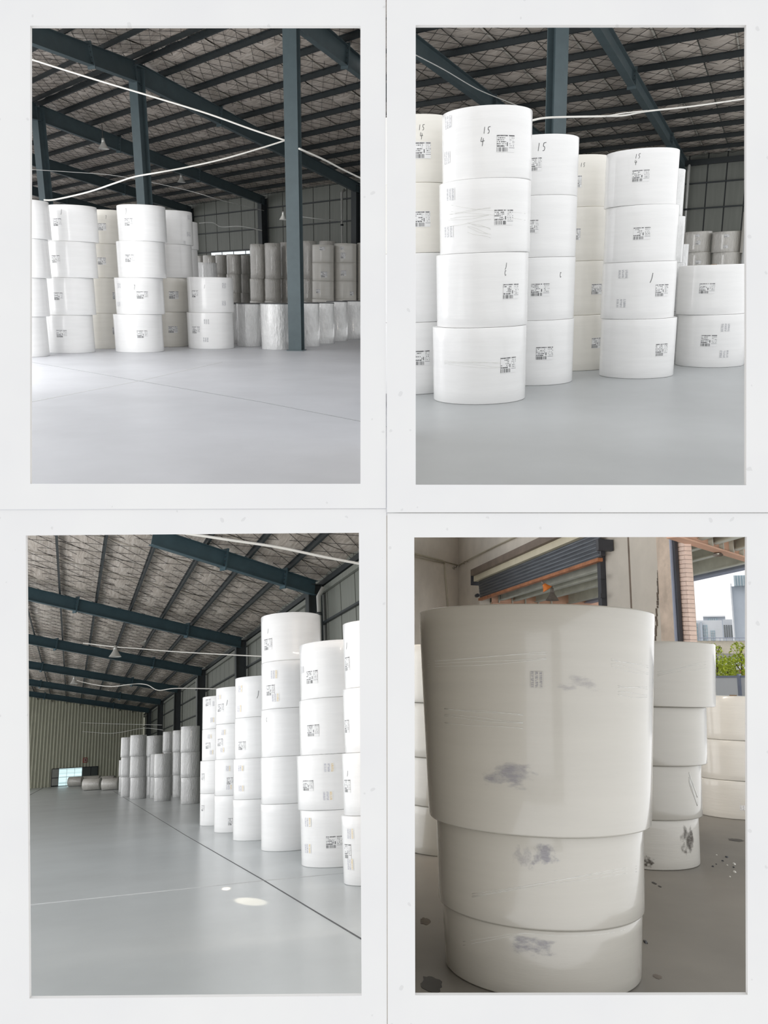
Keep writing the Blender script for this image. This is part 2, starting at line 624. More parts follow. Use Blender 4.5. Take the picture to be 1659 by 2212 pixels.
# ------------------------------------------------------------------ hall pieces
def floor_slab(room, pts, mat, label, thick=0.12):
    P = [room.floor(*p) if len(p) == 2 else Vector(p) for p in pts]
    mb = MB()
    n = len(P)
    vs = P + [p - Z3 * thick for p in P]
    fs = [tuple(range(n)), tuple(range(2 * n - 1, n - 1, -1))] + [(k, n + k, n + (k + 1) % n, (k + 1) % n) for k in range(n)]
    mb.add(vs, fs)
    o = top(room, 'floor', mb, mat, P[0], label, 'floor', None, 'structure')
    return o


def joint(room, fl, pix, w, mat):
    mb = MB()
    P = [room.floor(*p) for p in pix]
    for A, B in zip(P[:-1], P[1:]):
        d = (B - A).normalized()
        s = d.cross(Z3) * (w / 2)
        mb.bar(A + Z3 * 0.001, B + Z3 * 0.001, s, Z3 * 0.002)
    part(fl, 'floor_joint', mb, mat)


class Roof:
    """a roof slope: point O, purlin direction d1 (level), slope direction d2"""

    def __init__(self, room, O, d1, d2):
        self.r = room; self.O = O; self.d1 = d1.normalized(); self.d2 = d2.normalized()
        n = self.d1.cross(self.d2).normalized()
        self.n = n if n.z > 0 else -n

    def P(self, u, v, off=0.0):
        return self.O + self.d1 * u + self.d2 * v + self.n * off

    def uv(self, px, py, off=0.0):
        q = self.r.plane(px, py, self.O + self.n * off, self.n) - self.n * off - self.O
        c = self.d1.dot(self.d2)
        a, b = q.dot(self.d1), q.dot(self.d2)
        return ((a - c * b) / (1 - c * c), (b - c * a) / (1 - c * c))

    def z_at(self, x, y):
        return self.O.z - ((x - self.O.x) * self.n.x + (y - self.O.y) * self.n.y) / self.n.z


def span(rf, v, u0, u1, clip, off=-0.1, step=0.25):
    """stretch of u at slope height v that stays inside this hall"""
    a = b = None
    u = u0
    while u <= u1 + 1e-6:
        q = rf.P(u, v, off)
        d = rf.r.depth(q)
        x_, y_ = rf.r.proj(q)
        ok = d > 4.8 and clip[0] <= x_ <= clip[1] and (len(clip) < 4 or clip[2] <= y_ <= clip[3])
        if ok:
            if a is None: a = u
            b = u
        elif a is not None:
            break
        u += step
    return a, b


def roof_slope(rf, u0, u1, v0, v1, purlins, du, label, clip, depth=0.2, width=0.075, mesh_step=0.6, pmat='steel_dark', tape=True):
    room = rf.r
    pv = sorted(set([v0] + [p for p in purlins if v0 < p < v1] + [v1]))
    vals = []
    for a, b in zip(pv[:-1], pv[1:]):
        for k in range(4):
            vals.append((a + (b - a) * k / 4, math.sin(math.pi * k / 4)))
    vals.append((v1, 0))
    sp_ = [(v,) + span(rf, v, u0, u1, clip) for (v, k) in vals]
    sp_ = [q for q in sp_ if q[1] is not None]
    # metal deck above the insulation
    mb = MB()
    for (va, a0, a1), (vb, b0, b1) in zip(sp_[:-1], sp_[1:]):
        mb.hexa([rf.P(a0, va, 0.11), rf.P(a1, va, 0.11), rf.P(b1, vb, 0.11), rf.P(b0, vb, 0.11),
                 rf.P(a0, va, 0.14), rf.P(a1, va, 0.14), rf.P(b1, vb, 0.14), rf.P(b0, vb, 0.14)])
    base = rf.P(sp_[-1][1], sp_[-1][0])
    o = top(room, 'ceiling', mb, 'cladding_grey', base, label, 'roof', None, 'structure')
    n = max(1, int(round((u1 - u0) / du)))
    step = (u1 - u0) / n
    g = 0.02
    lim = {round(v, 4): (a, b) for v, a, b in sp_}
    for i in range(n):
        s = MB()
        ua = u0 + i * step + g; ub = u0 + (i + 1) * step - g
        um = (ua + ub) / 2
        rows = [(v, k) for (v, k) in vals if round(v, 4) in lim and lim[round(v, 4)][0] - step / 2 <= um <= lim[round(v, 4)][1] + step / 2]
        if len(rows) < 2:
            continue
        vs = []; uvs = []
        for (v, k) in rows:
            j = random.uniform(0.6, 1.3)
            for (u, w) in ((ua, 0.35), ((ua + um) / 2, 0.9), (um, 1.0), ((um + ub) / 2, 0.9), (ub, 0.35)):
                vs.append(rf.P(u, v, 0.05 - 0.10 * k * w * j + (0.05 if w < 0.5 else 0)))
                uvs.append((u, v))
        fs = []
        for a in range(len(rows) - 1):
            for c in range(4):
                q = a * 5 + c
                fs.append((q, q + 1, q + 6, q + 5))
        s.add(vs, fs, True)
        s.uv = dict(enumerate(uvs))
        part(o, 'insulation_strip', s, 'roof_insulation')
        if i % 2 == 0 and tape:
            m_ = MB()
            m_.bar(rf.P(ua - g, rows[0][0], 0.03), rf.P(ua - g, rows[-1][0], 0.03), rf.d1 * 0.022, rf.n * 0.012)
            part(o, 'seam_tape', m_, 'foil_tape')
    for p in purlins:
        a, e = span(rf, p, u0, u1, clip)
        if a is None:
            continue
        b = MB()
        b.bar(rf.P(a, p, -0.02 - depth / 2), rf.P(e, p, -0.02 - depth / 2), rf.d2 * 0.006, rf.n * (depth / 2))
        b.bar(rf.P(a, p, -0.02 - depth) + rf.d2 * width / 2, rf.P(e, p, -0.02 - depth) + rf.d2 * width / 2, rf.d2 * width / 2, rf.n * 0.006)
        b.bar(rf.P(a, p, -0.02) - rf.d2 * width / 2, rf.P(e, p, -0.02) - rf.d2 * width / 2, rf.d2 * width / 2, rf.n * 0.006)
        part(o, 'purlin', b, pmat)
    # diamond wire netting that carries the insulation
    w = MB()
    r = 0.005
    L = (v1 - v0)
    k = u0 - L
    ns = max(2, int(L / 0.8))
    while k < u1 + L:
        for sgn in (1, -1):
            run = None
            for q in range(ns + 1):
                v = v0 + L * q / ns
                u = k + sgn * 0.8 * L * q / ns
                a, e = lim.get('%d' % q, (None, None)) if '%d' % q in lim else lim.setdefault('%d' % q, span(rf, v, u0, u1, clip, step=0.5))
                inside = a is not None and a <= u <= e
                if inside and run is None:
                    run = (u, v)
                if run is not None and (not inside or q == ns):
                    pa = rf.P(run[0], run[1], -0.04); pb = rf.P(u, v, -0.04)
                    if (pb - pa).length > 0.3:
                        d = (pb - pa).normalized()
                        w.bar(pa, pb, d.cross(rf.n) * r, rf.n * r)
                    run = None
        k += mesh_step
    part(o, 'wire_mesh', w, 'wire_dark', 'stuff')
    return o


def rafter(rf, u, va, vb, label, depth=0.42, width=0.2, mat='steel_green', drop=0.22, group=None, plates=(0.25, 0.6), haunch=0.0):
    room = rf.r
    A = rf.P(u, va, -drop); B = rf.P(u, vb, -drop)
    side = rf.d1 - rf.d2 * rf.d1.dot(rf.d2)
    side = side.normalized()
    mb = MB()
    dn = -rf.n
    hA = depth + haunch
    # web, tapering a little away from A
    t = side * 0.006
    mb.hexa([A - t + dn * hA, B - t + dn * depth, B + t + dn * depth, A + t + dn * hA, A - t, B - t, B + t, A + t])
    o = top(room, 'roof_beam', mb, mat, B, label, 'beam', group)
    f1 = MB().bar(A, B, side * (width / 2), rf.n * 0.009)
    part(o, 'top_flange', f1, mat)
    f2 = MB().bar(A + dn * hA, B + dn * depth, side * (width / 2), rf.n * 0.009)
    part(o, 'bottom_flange', f2, mat)
    for k in plates:
        p = MB()
        c = A.lerp(B, k)
        hh = hA + (depth - hA) * k
        p.box(c + dn * (hh / 2), side * (width / 2 + 0.02), rf.n * (hh / 2 + 0.09), rf.d2 * 0.022)
        pl = part(o, 'splice_plate', p, mat)
        for q in range(4):
            for sg in (-1, 1):
                b = MB()
                c2 = c + dn * (hh * (q + 0.5) / 4) + side * (sg * (width / 2 - 0.03))
                b.tube([c2 - rf.d2 * 0.05, c2 + rf.d2 * 0.05], 0.014, 6)
                part(pl, 'bolt', b, 'steel_dark')
    return o


def column(room, P, z0, z1, w, d, ax, label, mat='steel_green', group=None, plate=True):
    ay = Z3.cross(ax)
    mb = MB()
    c = Vector((P.x, P.y, z0)); h = Z3 * ((z1 - z0) / 2)
    mb.box(c + h, ax * (d / 2), ay * 0.01, h)
    o = top(room, 'steel_column', mb, mat, c, label, 'column', group)
    for s in (-1, 1):
        part(o, 'flange', MB().box(c + h + ax * (s * d / 2), ax * 0.012, ay * (w / 2), h), mat)
    if plate:
        bp = part(o, 'base_plate', MB().box(c + Z3 * 0.012, ax * (d / 2 + 0.05), ay * (w / 2 + 0.05), Z3 * 0.012), mat)
        for a in (-1, 1):
            for b in (-1, 1):
                q = c + ax * (a * d / 4) + ay * (b * w / 3.4)
                part(bp, 'bolt', MB().tube([q, q + Z3 * 0.07], 0.018, 6), 'steel_dark')
    part(o, 'cap_plate', MB().box(Vector((P.x, P.y, z1 - 0.012)), ax * (d / 2 + 0.05), ay * (w / 2 + 0.04), Z3 * 0.012), mat)
    return o


def clad_wall(room, name, E0, d, L0, L1, inn, zt, pw, girts, label, mat='cladding_grey', z0=0.0, gmat='steel_dark', phase=0.0):
    """vertical cladding wall on the line E0 + d*t; inn points into the hall"""
    mb = MB()
    b0 = Vector((E0.x, E0.y, 0))
    mb.box(b0 + d * ((L0 + L1) / 2) - inn * 0.08 + Z3 * ((zt + z0) / 2), d * ((L1 - L0) / 2), inn * 0.02, Z3 * ((zt - z0) / 2))
    o = top(room, name, mb, 'steel_dark', b0 + d * L0, label, 'wall', None, 'structure')
    t = L0 + phase
    while t < L1 - 0.2:
        e = min(t + pw, L1)
        part(o, 'wall_panel', MB().box(b0 + d * ((t + e) / 2) - inn * 0.035 + Z3 * ((zt + z0) / 2), d * ((e - t) / 2 - 0.03), inn * 0.02, Z3 * ((zt - z0) / 2)), mat)
        t += pw
    for z in girts:
        part(o, 'girt', MB().box(b0 + d * ((L0 + L1) / 2) + inn * 0.05 + Z3 * z, d * ((L1 - L0) / 2), inn * 0.05, Z3 * 0.03), gmat)
    return o


def cable(room, pts, r, label, mat='cable_white', group=None, name='hanging_cable'):
    P = [room.at(*p) for p in pts]
    # smooth with a Catmull-Rom pass
    Q = []
    for i in range(len(P) - 1):
        p0 = P[max(i - 1, 0)]; p1 = P[i]; p2 = P[i + 1]; p3 = P[min(i + 2, len(P) - 1)]
        for k in range(5):
            t = k / 5
            Q.append(0.5 * ((2 * p1) + (p2 - p0) * t + (2 * p0 - 5 * p1 + 4 * p2 - p3) * t * t + (3 * p1 - p0 - 3 * p2 + p3) * t ** 3))
    Q.append(P[-1])
    mb = MB().tube(Q, r, 6)
    return top(room, name, mb, mat, Q[0], label, 'cable', group)


def pendant(room, P, size, label, mat='lamp_metal', tilt=None, group=None, cord=0.3):
    ax = (tilt or Z3).normalized()
    s = size
    prof = [(0.16 * s, 0.62 * s), (0.2 * s, 0.5 * s), (0.3 * s, 0.32 * s), (0.5 * s, 0.02 * s), (0.52 * s, 0), (0.48 * s, 0.03 * s), (0.28 * s, 0.33 * s), (0.12 * s, 0.55 * s)]
    o = top(room, 'pendant_lamp', MB().lathe(P, prof, 28, ax), mat, P, label, 'lamp', group)
    part(o, 'socket', MB().lathe(P, [(0.0, 0.95 * s), (0.12 * s, 0.95 * s), (0.14 * s, 0.75 * s), (0.17 * s, 0.6 * s), (0, 0.6 * s)], 16, ax), 'lamp_grey' if mat != 'lamp_metal' else mat)
    part(o, 'bulb', MB().lathe(P, [(0.0, 0.08 * s), (0.12 * s, 0.12 * s), (0.17 * s, 0.24 * s), (0.1 * s, 0.42 * s), (0.07 * s, 0.56 * s)], 16, ax), 'bulb_glass')
    if cord:
        part(o, 'cord', MB().tube([P + ax * 0.94 * s, P + ax * 0.94 * s + Z3 * cord], 0.012, 6), 'wire_dark')
    return o


# ------------------------------------------------------------------ paper rolls
ROLLS = {}
POS = {1: ['only'], 2: ['bottom', 'top'], 3: ['bottom', 'middle', 'top'], 4: ['bottom', 'second lowest', 'third lowest', 'top'],
       5: ['bottom', 'second lowest', 'middle', 'fourth lowest', 'top']}


def roll_mesh(P, r0, r1, h, n=56):
    bv = min(0.009, h * 0.05)
    core = 0.045
    prof = [(core, 0.03), (core, 0.0), (r0 - bv, 0.0), (r0 - bv * 0.3, bv * 0.3), (r0, bv)]
    for k in range(1, 6):
        t = k / 6
        prof.append((r0 + (r1 - r0) * t, bv + (h - 2 * bv) * t))
    prof += [(r1, h - bv), (r1 - bv * 0.3, h - bv * 0.3), (r1 - bv, h), (core, h), (core, h - 0.06)]
    return MB().lathe(P, prof, n)


def roll_stack(room, key, desc, ys, cxs, ws, mats='roll_white', group=None, adj='white', cover=False, wt=None, n=56, plain=False, heights=None):
    """ys: front seam heights in picture rows from the floor up; cxs/ws: centre column and width of each roll"""
    m = len(heights) if heights else len(ys) - 1
    cxs = cxs if isinstance(cxs, (list, tuple)) else [cxs] * m
    ws = ws if isinstance(ws, (list, tuple)) else [ws] * m
    mats = mats if isinstance(mats, (list, tuple)) else [mats] * m
    Pf = room.floor(cxs[0], ys[0])
    v = Vector((Pf.x, Pf.y, 0)).normalized()
    side = Vector((v.y, -v.x, 0))
    r = ws[0] / 2 / F * room.depth(Pf)
    for _ in range(4):
        r = ws[0] / 2 / F * room.depth(Pf + v * r + Z3 * 0.3)
    Cn = Pf + v * r
    zs = [0.0] + (list(heights) if heights else [room.vert(Pf, y) for y in ys[1:]])
    for i in range(m):
        zm = (zs[i] + zs[i + 1]) / 2
        C = Cn.copy()
        for _ in range(3):
            q = Vector((C.x, C.y, zm))
            px, _py = room.proj(q)
            C += side * ((cxs[i] - px) * room.depth(q) / F)
        dq = room.depth(Vector((C.x, C.y, zm)))
        ri = ws[i] / 2 / F * dq
        if wt:
            ra, rb = wt[i][0] / 2 / F * dq, wt[i][1] / 2 / F * dq
        else:
            ra = rb = ri
        base = Vector((C.x, C.y, zs[i] + 0.0015))
        h = zs[i + 1] - zs[i] - 0.003
        nm = POS[m][i]
        lab = ('%s paper roll %s' % (adj, desc)) if m == 1 else ('%s %s paper roll, %s' % (nm, adj, desc))
        o = top(room, 'paper_roll', roll_mesh(base, ra, rb, h, n), mats[i], base, lab, 'paper roll', group)
        o.matrix_world = o.matrix_world @ Matrix.Rotation(0.0, 4, 'Z')
        smooth_edges(o, 50)
        if i == m - 1 and not plain:
            part(o, 'core_tube', MB().lathe(base + Z3 * (h - 0.05), [(0.036, 0), (0.036, 0.062), (0.046, 0.062), (0.046, 0)], 20), 'core_card')
        if cover:
            part(o, 'film_cover', MB().lathe(base + Z3 * h, [(0.0, 0.016), (rb * 0.6, 0.018), (rb * 0.93, 0.012), (rb * 1.004, 0.0), (rb * 1.006, -0.02)], 40), 'cover_film')
        ROLLS[(key, i)] = (room, o, base, ra, rb, h)
    return Cn, r


def hit(rec, px, py):
    room, o, base, ra, rb, h = rec
    q = room.ray(px, py)
    c = room.C - base
    rr = (ra + rb) / 2
    for _ in range(3):
        A = q.x * q.x + q.y * q.y
        B = 2 * (c.x * q.x + c.y * q.y)
        D = B * B - 4 * A * (c.x * c.x + c.y * c.y - rr * rr)
        if D < 0:
            t = -B / (2 * A)
        else:
            t = (-B - math.sqrt(D)) / (2 * A)
        p = c + q * t
        z = max(0.02, min(h - 0.02, p.z))
        rr = ra + (rb - ra) * z / h
    return math.atan2(p.y, p.x), z, t


def patch(rec, px, py, wpx, hpx, name, mat, lift=0.003, label=None, tilt=0.0):
    room, o, base, ra, rb, h = rec
    th, z, t = hit(rec, px, py)
    rr = ra + (rb - ra) * z / h
    w = wpx / F * t; hh = hpx / F * t
    # a label near the rim is foreshortened: give it its true width
    view = math.atan2((room.C - base).y, (room.C - base).x)
    cs = max(0.35, math.cos(th - view))
    w = w / cs
    z0 = max(0.015, z - hh / 2); z1 = min(h - 0.015, z + hh / 2)
    da = w / rr
    mb = MB(); n = 8
    vs = []; uvs = {}
    for j, zz in enumerate((z0, z1)):
        rz = ra + (rb - ra) * zz / h + lift
        for k in range(n + 1):
            a = th - da / 2 + da * k / n
            sk = tilt * (k / n - 0.5) * hh
            vs.append(base + Vector((rz * math.cos(a), rz * math.sin(a), zz + sk)))
            uvs[j * (n + 1) + k] = (k / n, j)
    mb.add(vs, [(k, k + 1, n + 2 + k, n + 1 + k) for k in range(n)], True)
    mb.uv = uvs
    return part(o, name, mb, mat, None, label)


GLYPH = {'1': [[(0.1, 0), (0.35, 1)]],
         '5': [[(0.75, 1), (0.3, 0.93), (0.22, 0.55), (0.55, 0.5), (0.62, 0.25), (0.4, 0.02), (0.05, 0.0)], [(0.3, 0.95), (1.0, 1.02)]],
         '4': [[(0.28, 1), (0.0, 0.42), (0.4, 0.38), (1.15, 0.5)], [(0.8, 0.85), (0.42, -0.25)]],
         '7': [[(0, 0.95), (0.6, 1.0), (0.2, 0)]],
         '/': [[(0.0, 0), (0.3, 0.35), (0.5, 1)]],
         'c': [[(0.7, 0.9), (0.3, 1.0), (0.1, 0.5), (0.3, 0.05), (0.7, 0.2)]]}


def handwriting(rec, px, py, hpx, text):
    room, o, base, ra, rb, h = rec
    th, z, t = hit(rec, px, py)
    rr = (ra + rb) / 2 + 0.002
    hh = hpx / F * t
    cw = hh * 0.62
    wid = 0.035 * hh + 0.003
    mb = MB()
    x0 = -cw * len(text) / 2
    for i, ch in enumerate(text):
        for st in GLYPH[ch]:
            pts = [(x0 + i * cw + p[0] * cw * 0.8, (p[1] - 0.5) * hh) for p in st]
            for (a, b) in zip(pts[:-1], pts[1:]):
                d = Vector((b[0] - a[0], b[1] - a[1])).normalized()
                nrm = Vector((-d.y, d.x)) * wid / 2
                q = []
                for (e, s) in ((a, 1), (b, 1), (b, -1), (a, -1)):
                    xx = e[0] + nrm.x * s; yy = e[1] + nrm.y * s
                    ang = th + xx / rr
                    q.append(base + Vector((rr * math.cos(ang), rr * math.sin(ang), min(h - 0.01, z + yy))))
                mb.add(q, [(3, 2, 1, 0)])
    part(o, 'handwritten_number', mb, 'ink_black', None, 'black handwritten number')


def stickers(key, lst):
    """(px, py, w, h, kind); the roll of the stack is found from the row"""
    for it in lst:
        px, py, w, h = it[:4]
        kind = it[4] if len(it) > 4 else 'p'
        best = None
        for (k, i), rec in ROLLS.items():
            if k != key:
                continue
            room, o, base, ra, rb, hh = rec
            th, z, t = hit(rec, px, py)
            q = room.C + room.ray(px, py) * t
            zz = q.z - base.z
            e = 0 if 0 <= zz <= hh else min(abs(zz), abs(zz - hh))
            if best is None or e < best[0]:
                best = (e, rec)
        rec = best[1]
        if kind == 'p':
            patch(rec, px, py, w, h, 'barcode_label', 'label_print')
        elif kind == 'f':
            patch(rec, px, py, w, h, 'faded_label', 'label_faded')
        elif kind == 'y':
            patch(rec, px, py, w, h, 'yellowed_label', 'label_yellow')
        else:
            handwriting(rec, px, py, h, kind)
mat_speckle('pipe_beige', srgb(178, 170, 150), 0.1, 5, 0.6, 0, 0)
mat_smudge('ink_smudge_faint', srgb(160, 156, 168), 0.3)
mat_speckle('foil_tape', srgb(225, 220, 210), 0.25, 1.5, 0.3, 0.3, 0.1)
mat_speckle('film_clear_glint', srgb(236, 236, 232), 0.03, 4, 0.15, 0, 0, 0.5)
def make_translucent(name, amount):
    m = MATS[name]; nt = m.node_tree
    b = nt.nodes['Principled BSDF']; out = nt.nodes['Material Output']
    tr = nt.nodes.new('ShaderNodeBsdfTranslucent'); mx = nt.nodes.new('ShaderNodeMixShader')
    tr.inputs['Color'].default_value = (0.9, 0.87, 0.8, 1)
    mx.inputs[0].default_value = amount
    nt.links.new(b.outputs[0], mx.inputs[1]); nt.links.new(tr.outputs[0], mx.inputs[2]); nt.links.new(mx.outputs[0], out.inputs['Surface'])
make_translucent('canopy_sheet', 0.6)
mat_emit('sky_pane', (0.9, 0.97, 1.0), 1.0)


# ================================================================== HALL 1 (upper left)
PH1 = 'upper left view'
d1 = R1.hdir(-850, 640)                                   # purlins, ridge and rear wall run this way
if d1.x > 0: d1 = -d1
Pc = R1.floor(641, 757)
RIDGE = Vector((Pc.x, Pc.y, R1.vert(Pc, -28)))
d2 = R1.ray(1600, 845).normalized()
d3 = -R1.ray(1150, 450).normalized()
rfA = Roof(R1, RIDGE, d1, d2)
rfB = Roof(R1, RIDGE, d1, d3)
ve = rfA.uv(563, 420)[1]
def ridge_u(px):
    lo, hi = -30, 200
    for _ in range(60):
        m = (lo + hi) / 2
        q = RIDGE + d1 * m
        x = R1.proj(Vector((q.x, q.y, RIDGE.z * 0.8)))[0]
        if x > px: lo = m
        else: hi = m
    return lo
uc = [0.0, ridge_u(300), ridge_u(98)]
sp = uc[2] - uc[1]
CL1 = (-140, 842)
roof_slope(rfA, -6, 62, 0.0, ve + 0.3, [0.25] + [1.4 + 1.55 * k for k in range(11)], 1.35,
           'far roof slope of quilted insulation on purlins, upper left view', CL1, 0.15)
roof_slope(rfB, -6, 40, 0.0, 9.0, [0.25, 2.05, 4.25, 6.4, 8.6], 1.35,
           'near roof slope beyond the ridge, cut by the top edge, upper left view', CL1, 0.15)
US = [0.0, 8.3, 16.7, 25.1, 33.5, 41.9]
nm = ['rightmost, cut by the top right corner', 'meeting the tall middle column', 'meeting the leftmost column', 'fourth back', 'fifth back', 'deepest']
for k, u in enumerate(US):
    vb = ve - 0.1
    while R1.proj(rfA.P(u, vb, -0.4))[0] > CL1[1]:
        vb -= 0.2
    rafter(rfA, u, 0.15, vb, 'dark green steel roof beam %s, upper left view' % nm[k], 0.44, 0.2, 'steel_green', 0.22,
           'roof beams of the upper left hall', (0.27, 0.62) if vb > 15 else (0.5,), 0.16)
for k, u in enumerate(US[1:4]):
    rafter(rfB, u, 0.15, 8.5, 'dark green roof beam running up and left from the %s column top, upper left view' % ['middle', 'leftmost', 'hidden third'][k],
           0.44, 0.2, 'steel_green', 0.22, 'roof beams of the upper left hall', (0.35,), 0.16)
hd2 = Vector((d2.x, d2.y, 0)).normalized()
for k, u in enumerate(US[:5]):
    q = RIDGE + d1 * u
    column(R1, q, 0.0, RIDGE.z - 0.35, [0.36, 0.34, 0.34, 0.34, 0.34][k], 0.38, (d1 * 0.35 + hd2 * 0.94).normalized() if k == 0 else hd2,
           ['scuffed grey-green steel column standing free before the rolls, upper left view',
            'dark green steel column rising behind the middle stack, upper left view',
            'dark green steel column rising behind the leftmost stacks, upper left view',
            'ridge column hidden beyond the leftmost rolls, upper left view',
            'farthest ridge column hidden beyond the rolls, upper left view'][k], 'steel_green', 'ridge columns of the upper left hall')
# rear wall under the eave
E0 = rfA.P(0, ve)
inn1 = -hd2 + d1 * hd2.dot(d1)
inn1 = Vector((-d1.y, d1.x, 0))
if inn1.dot(RIDGE - E0) < 0: inn1 = -inn1
ze = E0.z
clad_wall(R1, 'wall_right', E0, d1, 6.6, 66, inn1, ze + 0.06, 1.42, [1.5, 2.9, 4.15, 5.34, 6.46], 'grey clad side wall with dark rails behind the rolls, upper left view')
for k, u in enumerate(US[1:5]):
    q = E0 + d1 * u + inn1 * 0.3
    column(R1, q, 0, ze - 0.3, 0.4, 0.4, inn1, 'dark wall column %s on the grey clad wall, upper left view' % ['at the right edge', 'right of the dark stacks', 'behind the tall white stacks', 'hidden far left'][k], 'steel_dark', 'wall columns of the upper left hall', False)
for k, u in enumerate((9.3, 25.4)):
    q = E0 + d1 * u + inn1 * 0.45
    o = top(R1, 'drain_pipe', MB().tube([Vector((q.x, q.y, 0.02)), Vector((q.x, q.y, ze - 0.55)), Vector((q.x, q.y, ze - 0.4)) + inn1 * -0.2], 0.07, 10), 'pipe_white', Vector((q.x, q.y, 0)),
            ['white drain pipe beside the wall column at the right edge, upper left view', 'white drain pipe beside the white stack end, upper left view'][k], 'pipe', 'drain pipes of the upper left hall')
    part(o, 'pipe_clamp', MB().lathe(Vector((q.x, q.y, ze - 2.2)), [(0.072, 0), (0.085, 0), (0.085, 0.08), (0.072, 0.08)], 12), 'steel_dark')
# daylight strip window low in the wall
qa = E0 + d1 * 17.6; qb = E0 + d1 * 23.0
wz = 4.06
w = top(R1, 'window_1', MB().box((qa + qb) / 2 + inn1 * 0.02 + Z3 * (wz - ze), d1 * 2.7, inn1 * 0.03, Z3 * 0.16), 'steel_dark', Vector((qa.x, qa.y, wz)), 'narrow daylight strip window above the dark stacks, upper left view', 'window', None, 'structure')
for k in range(4):
    part(w, 'pane', MB().box(qa + d1 * (0.68 + 1.34 * k) + inn1 * 0.055 + Z3 * (wz - ze), d1 * 0.62, inn1 * 0.008, Z3 * 0.12), 'sky_pane')
fl1 = floor_slab(R1, [(-180, 1096), (840, 1096), (842, 668), (-420, 668)], 'floor_epoxy', 'pale grey painted concrete floor, upper left view')
joint(R1, fl1, [(-120, 893), (64, 869), (300, 823), (480, 782)], 0.03, 'joint_light')
joint(R1, fl1, [(64, 782), (300, 823), (560, 868), (838, 922)], 0.02, 'joint_faint')

G1 = 'paper rolls in the upper left hall'
T = lambda s: s + ', ' + PH1
roll_stack(R1, '1A', T('stack cut by the left edge'), [772.5, 684.5, 599.6, 513, 427], [48, 49, 52, 53], 103, 'roll_white', G1)
roll_stack(R1, '1B', T('stack left of the middle column'), [763.5, 681, 599.6, 520, 439.8], [149.5, 151.5, 156, 158], 101.5, 'roll_white', G1)
roll_stack(R1, '1C', T('cream stack behind, left of the middle column'), [754, 677, 600, 525.4, 451], [226, 227, 231, 232], 92, 'roll_cream', G1, 'cream')
roll_stack(R1, '1D', T('stack under the middle column'), [762, 679.5, 599.6, 519.5, 439.8], [300, 302, 306, 307], 101, 'roll_white', G1)
roll_stack(R1, '1E', T('stack right of the middle column'), [749.6, 674, 599.6, 526.5, 452.3], [361, 363, 368, 369], 92, ['roll_cream', 'roll_cream', 'roll_white', 'roll_white'], G1)
roll_stack(R1, '1E2', T('narrow hidden stack beside the drain pipe'), [735, 668, 600, 537, 476.4], 388, 78, 'roll_white', G1)
roll_stack(R1, '1F', T('two-roll stack before the dark rolls'), [754.4, 675.6, 598.4], [455, 455], 97, 'roll_white', G1)
roll_stack(R1, '1G', T('slim stack peeping over the two-roll stack'), [712, 660, 613, 566.4], 443.5, 51, 'roll_film_white', G1)
for k, (cx, w, y0, y1, d) in enumerate([(487, 50, 743.6, 655.6, 'half hidden behind the two-roll stack'), (537, 50.5, 749, 655.6, 'first of the low row'), (597, 65, 756, 655.6, 'left of the free column base'),
                                      (664, 53, 749.6, 654.5, 'right of the free column base'), (698, 48, 743, 654, 'second right of the free column'), (728, 46, 737.6, 651, 'third right of the free column'), (762, 46, 732.7, 650, 'cut by the right edge')]):
    roll_stack(R1, '1L%d' % k, 'under dark film, %s, %s' % (d, PH1), [y0, y1], cx, w, 'roll_film_white', 'low film-wrapped rolls of the upper left hall', 'short white', True)
for k, (cx, y0) in enumerate([(512, 727), (560, 729), (612, 728), (655, 725), (700, 722), (742, 719), (785, 716)]):
    roll_stack(R1, '1M%d' % k, 'under dark film in the hidden rear rows, upper left view', [y0], cx, 46 if k < 7 else 42, 'roll_film_white', 'rear low rolls of the upper left hall', 'short white', True, heights=[1.2], n=32)
for k, (a, b, y) in enumerate([(426, 440, 552), (439, 466, 551), (466, 490.5, 550), (490, 521, 549), (518.5, 541, 551)]):
    roll_stack(R1, '1H%d' % k, T('%s of five lower grey stacks' % ['first', 'second', 'third', 'fourth', 'fifth'][k]), [694 + (k % 2) * 2, 632.7, 591.7, y], (a + b) / 2, b - a, 'roll_film', 'grey film-wrapped stacks of the upper left hall', 'grey', n=40)
for k, (a, b, y, d) in enumerate([(540.6, 574, 526.6, 'first tall grey stack left of the free column'), (572, 607, 524.6, 'second tall grey stack left of the free column'), (605, 640, 523, 'tall grey stack half behind the free column'),
                               (650, 684, 520, 'tall grey stack just right of the free column'), (689, 726, 520, 'hindmost grey stack right of the free column')]):
    roll_stack(R1, '1I%d' % k, T(d), [700 + k % 2 + (4 if k == 4 else 0), 650, 602, y], (a + b) / 2, b - a, 'roll_film', 'grey film-wrapped stacks of the upper left hall', 'grey', n=40)
for k, (a, b, y, d) in enumerate([(673, 722.5, 527.8, 'labelled beige stack right of the free column'), (721, 771.5, 525, 'labelled beige stack near the right edge'), (770, 818, 524, 'beige stack cut by the right edge')]):
    roll_stack(R1, '1J%d' % k, T(d), [707, 680, 646, 606.9, 567, y], (a + b) / 2, b - a - 2.5, 'roll_dusty', 'labelled beige stacks of the upper left hall', 'beige', n=48)
stickers('1B', [(123, 480, 17, 16), (120, 559.6, 16, 16), (126, 640, 18, 16), (133, 721, 21, 16), (134, 458, 4, 11, '/')])
stickers('1C', [(220, 490, 17, 15), (219.6, 564, 17, 15), (247, 639, 7, 15), (247, 715, 7, 15), (230, 469, 4, 7, '7')])
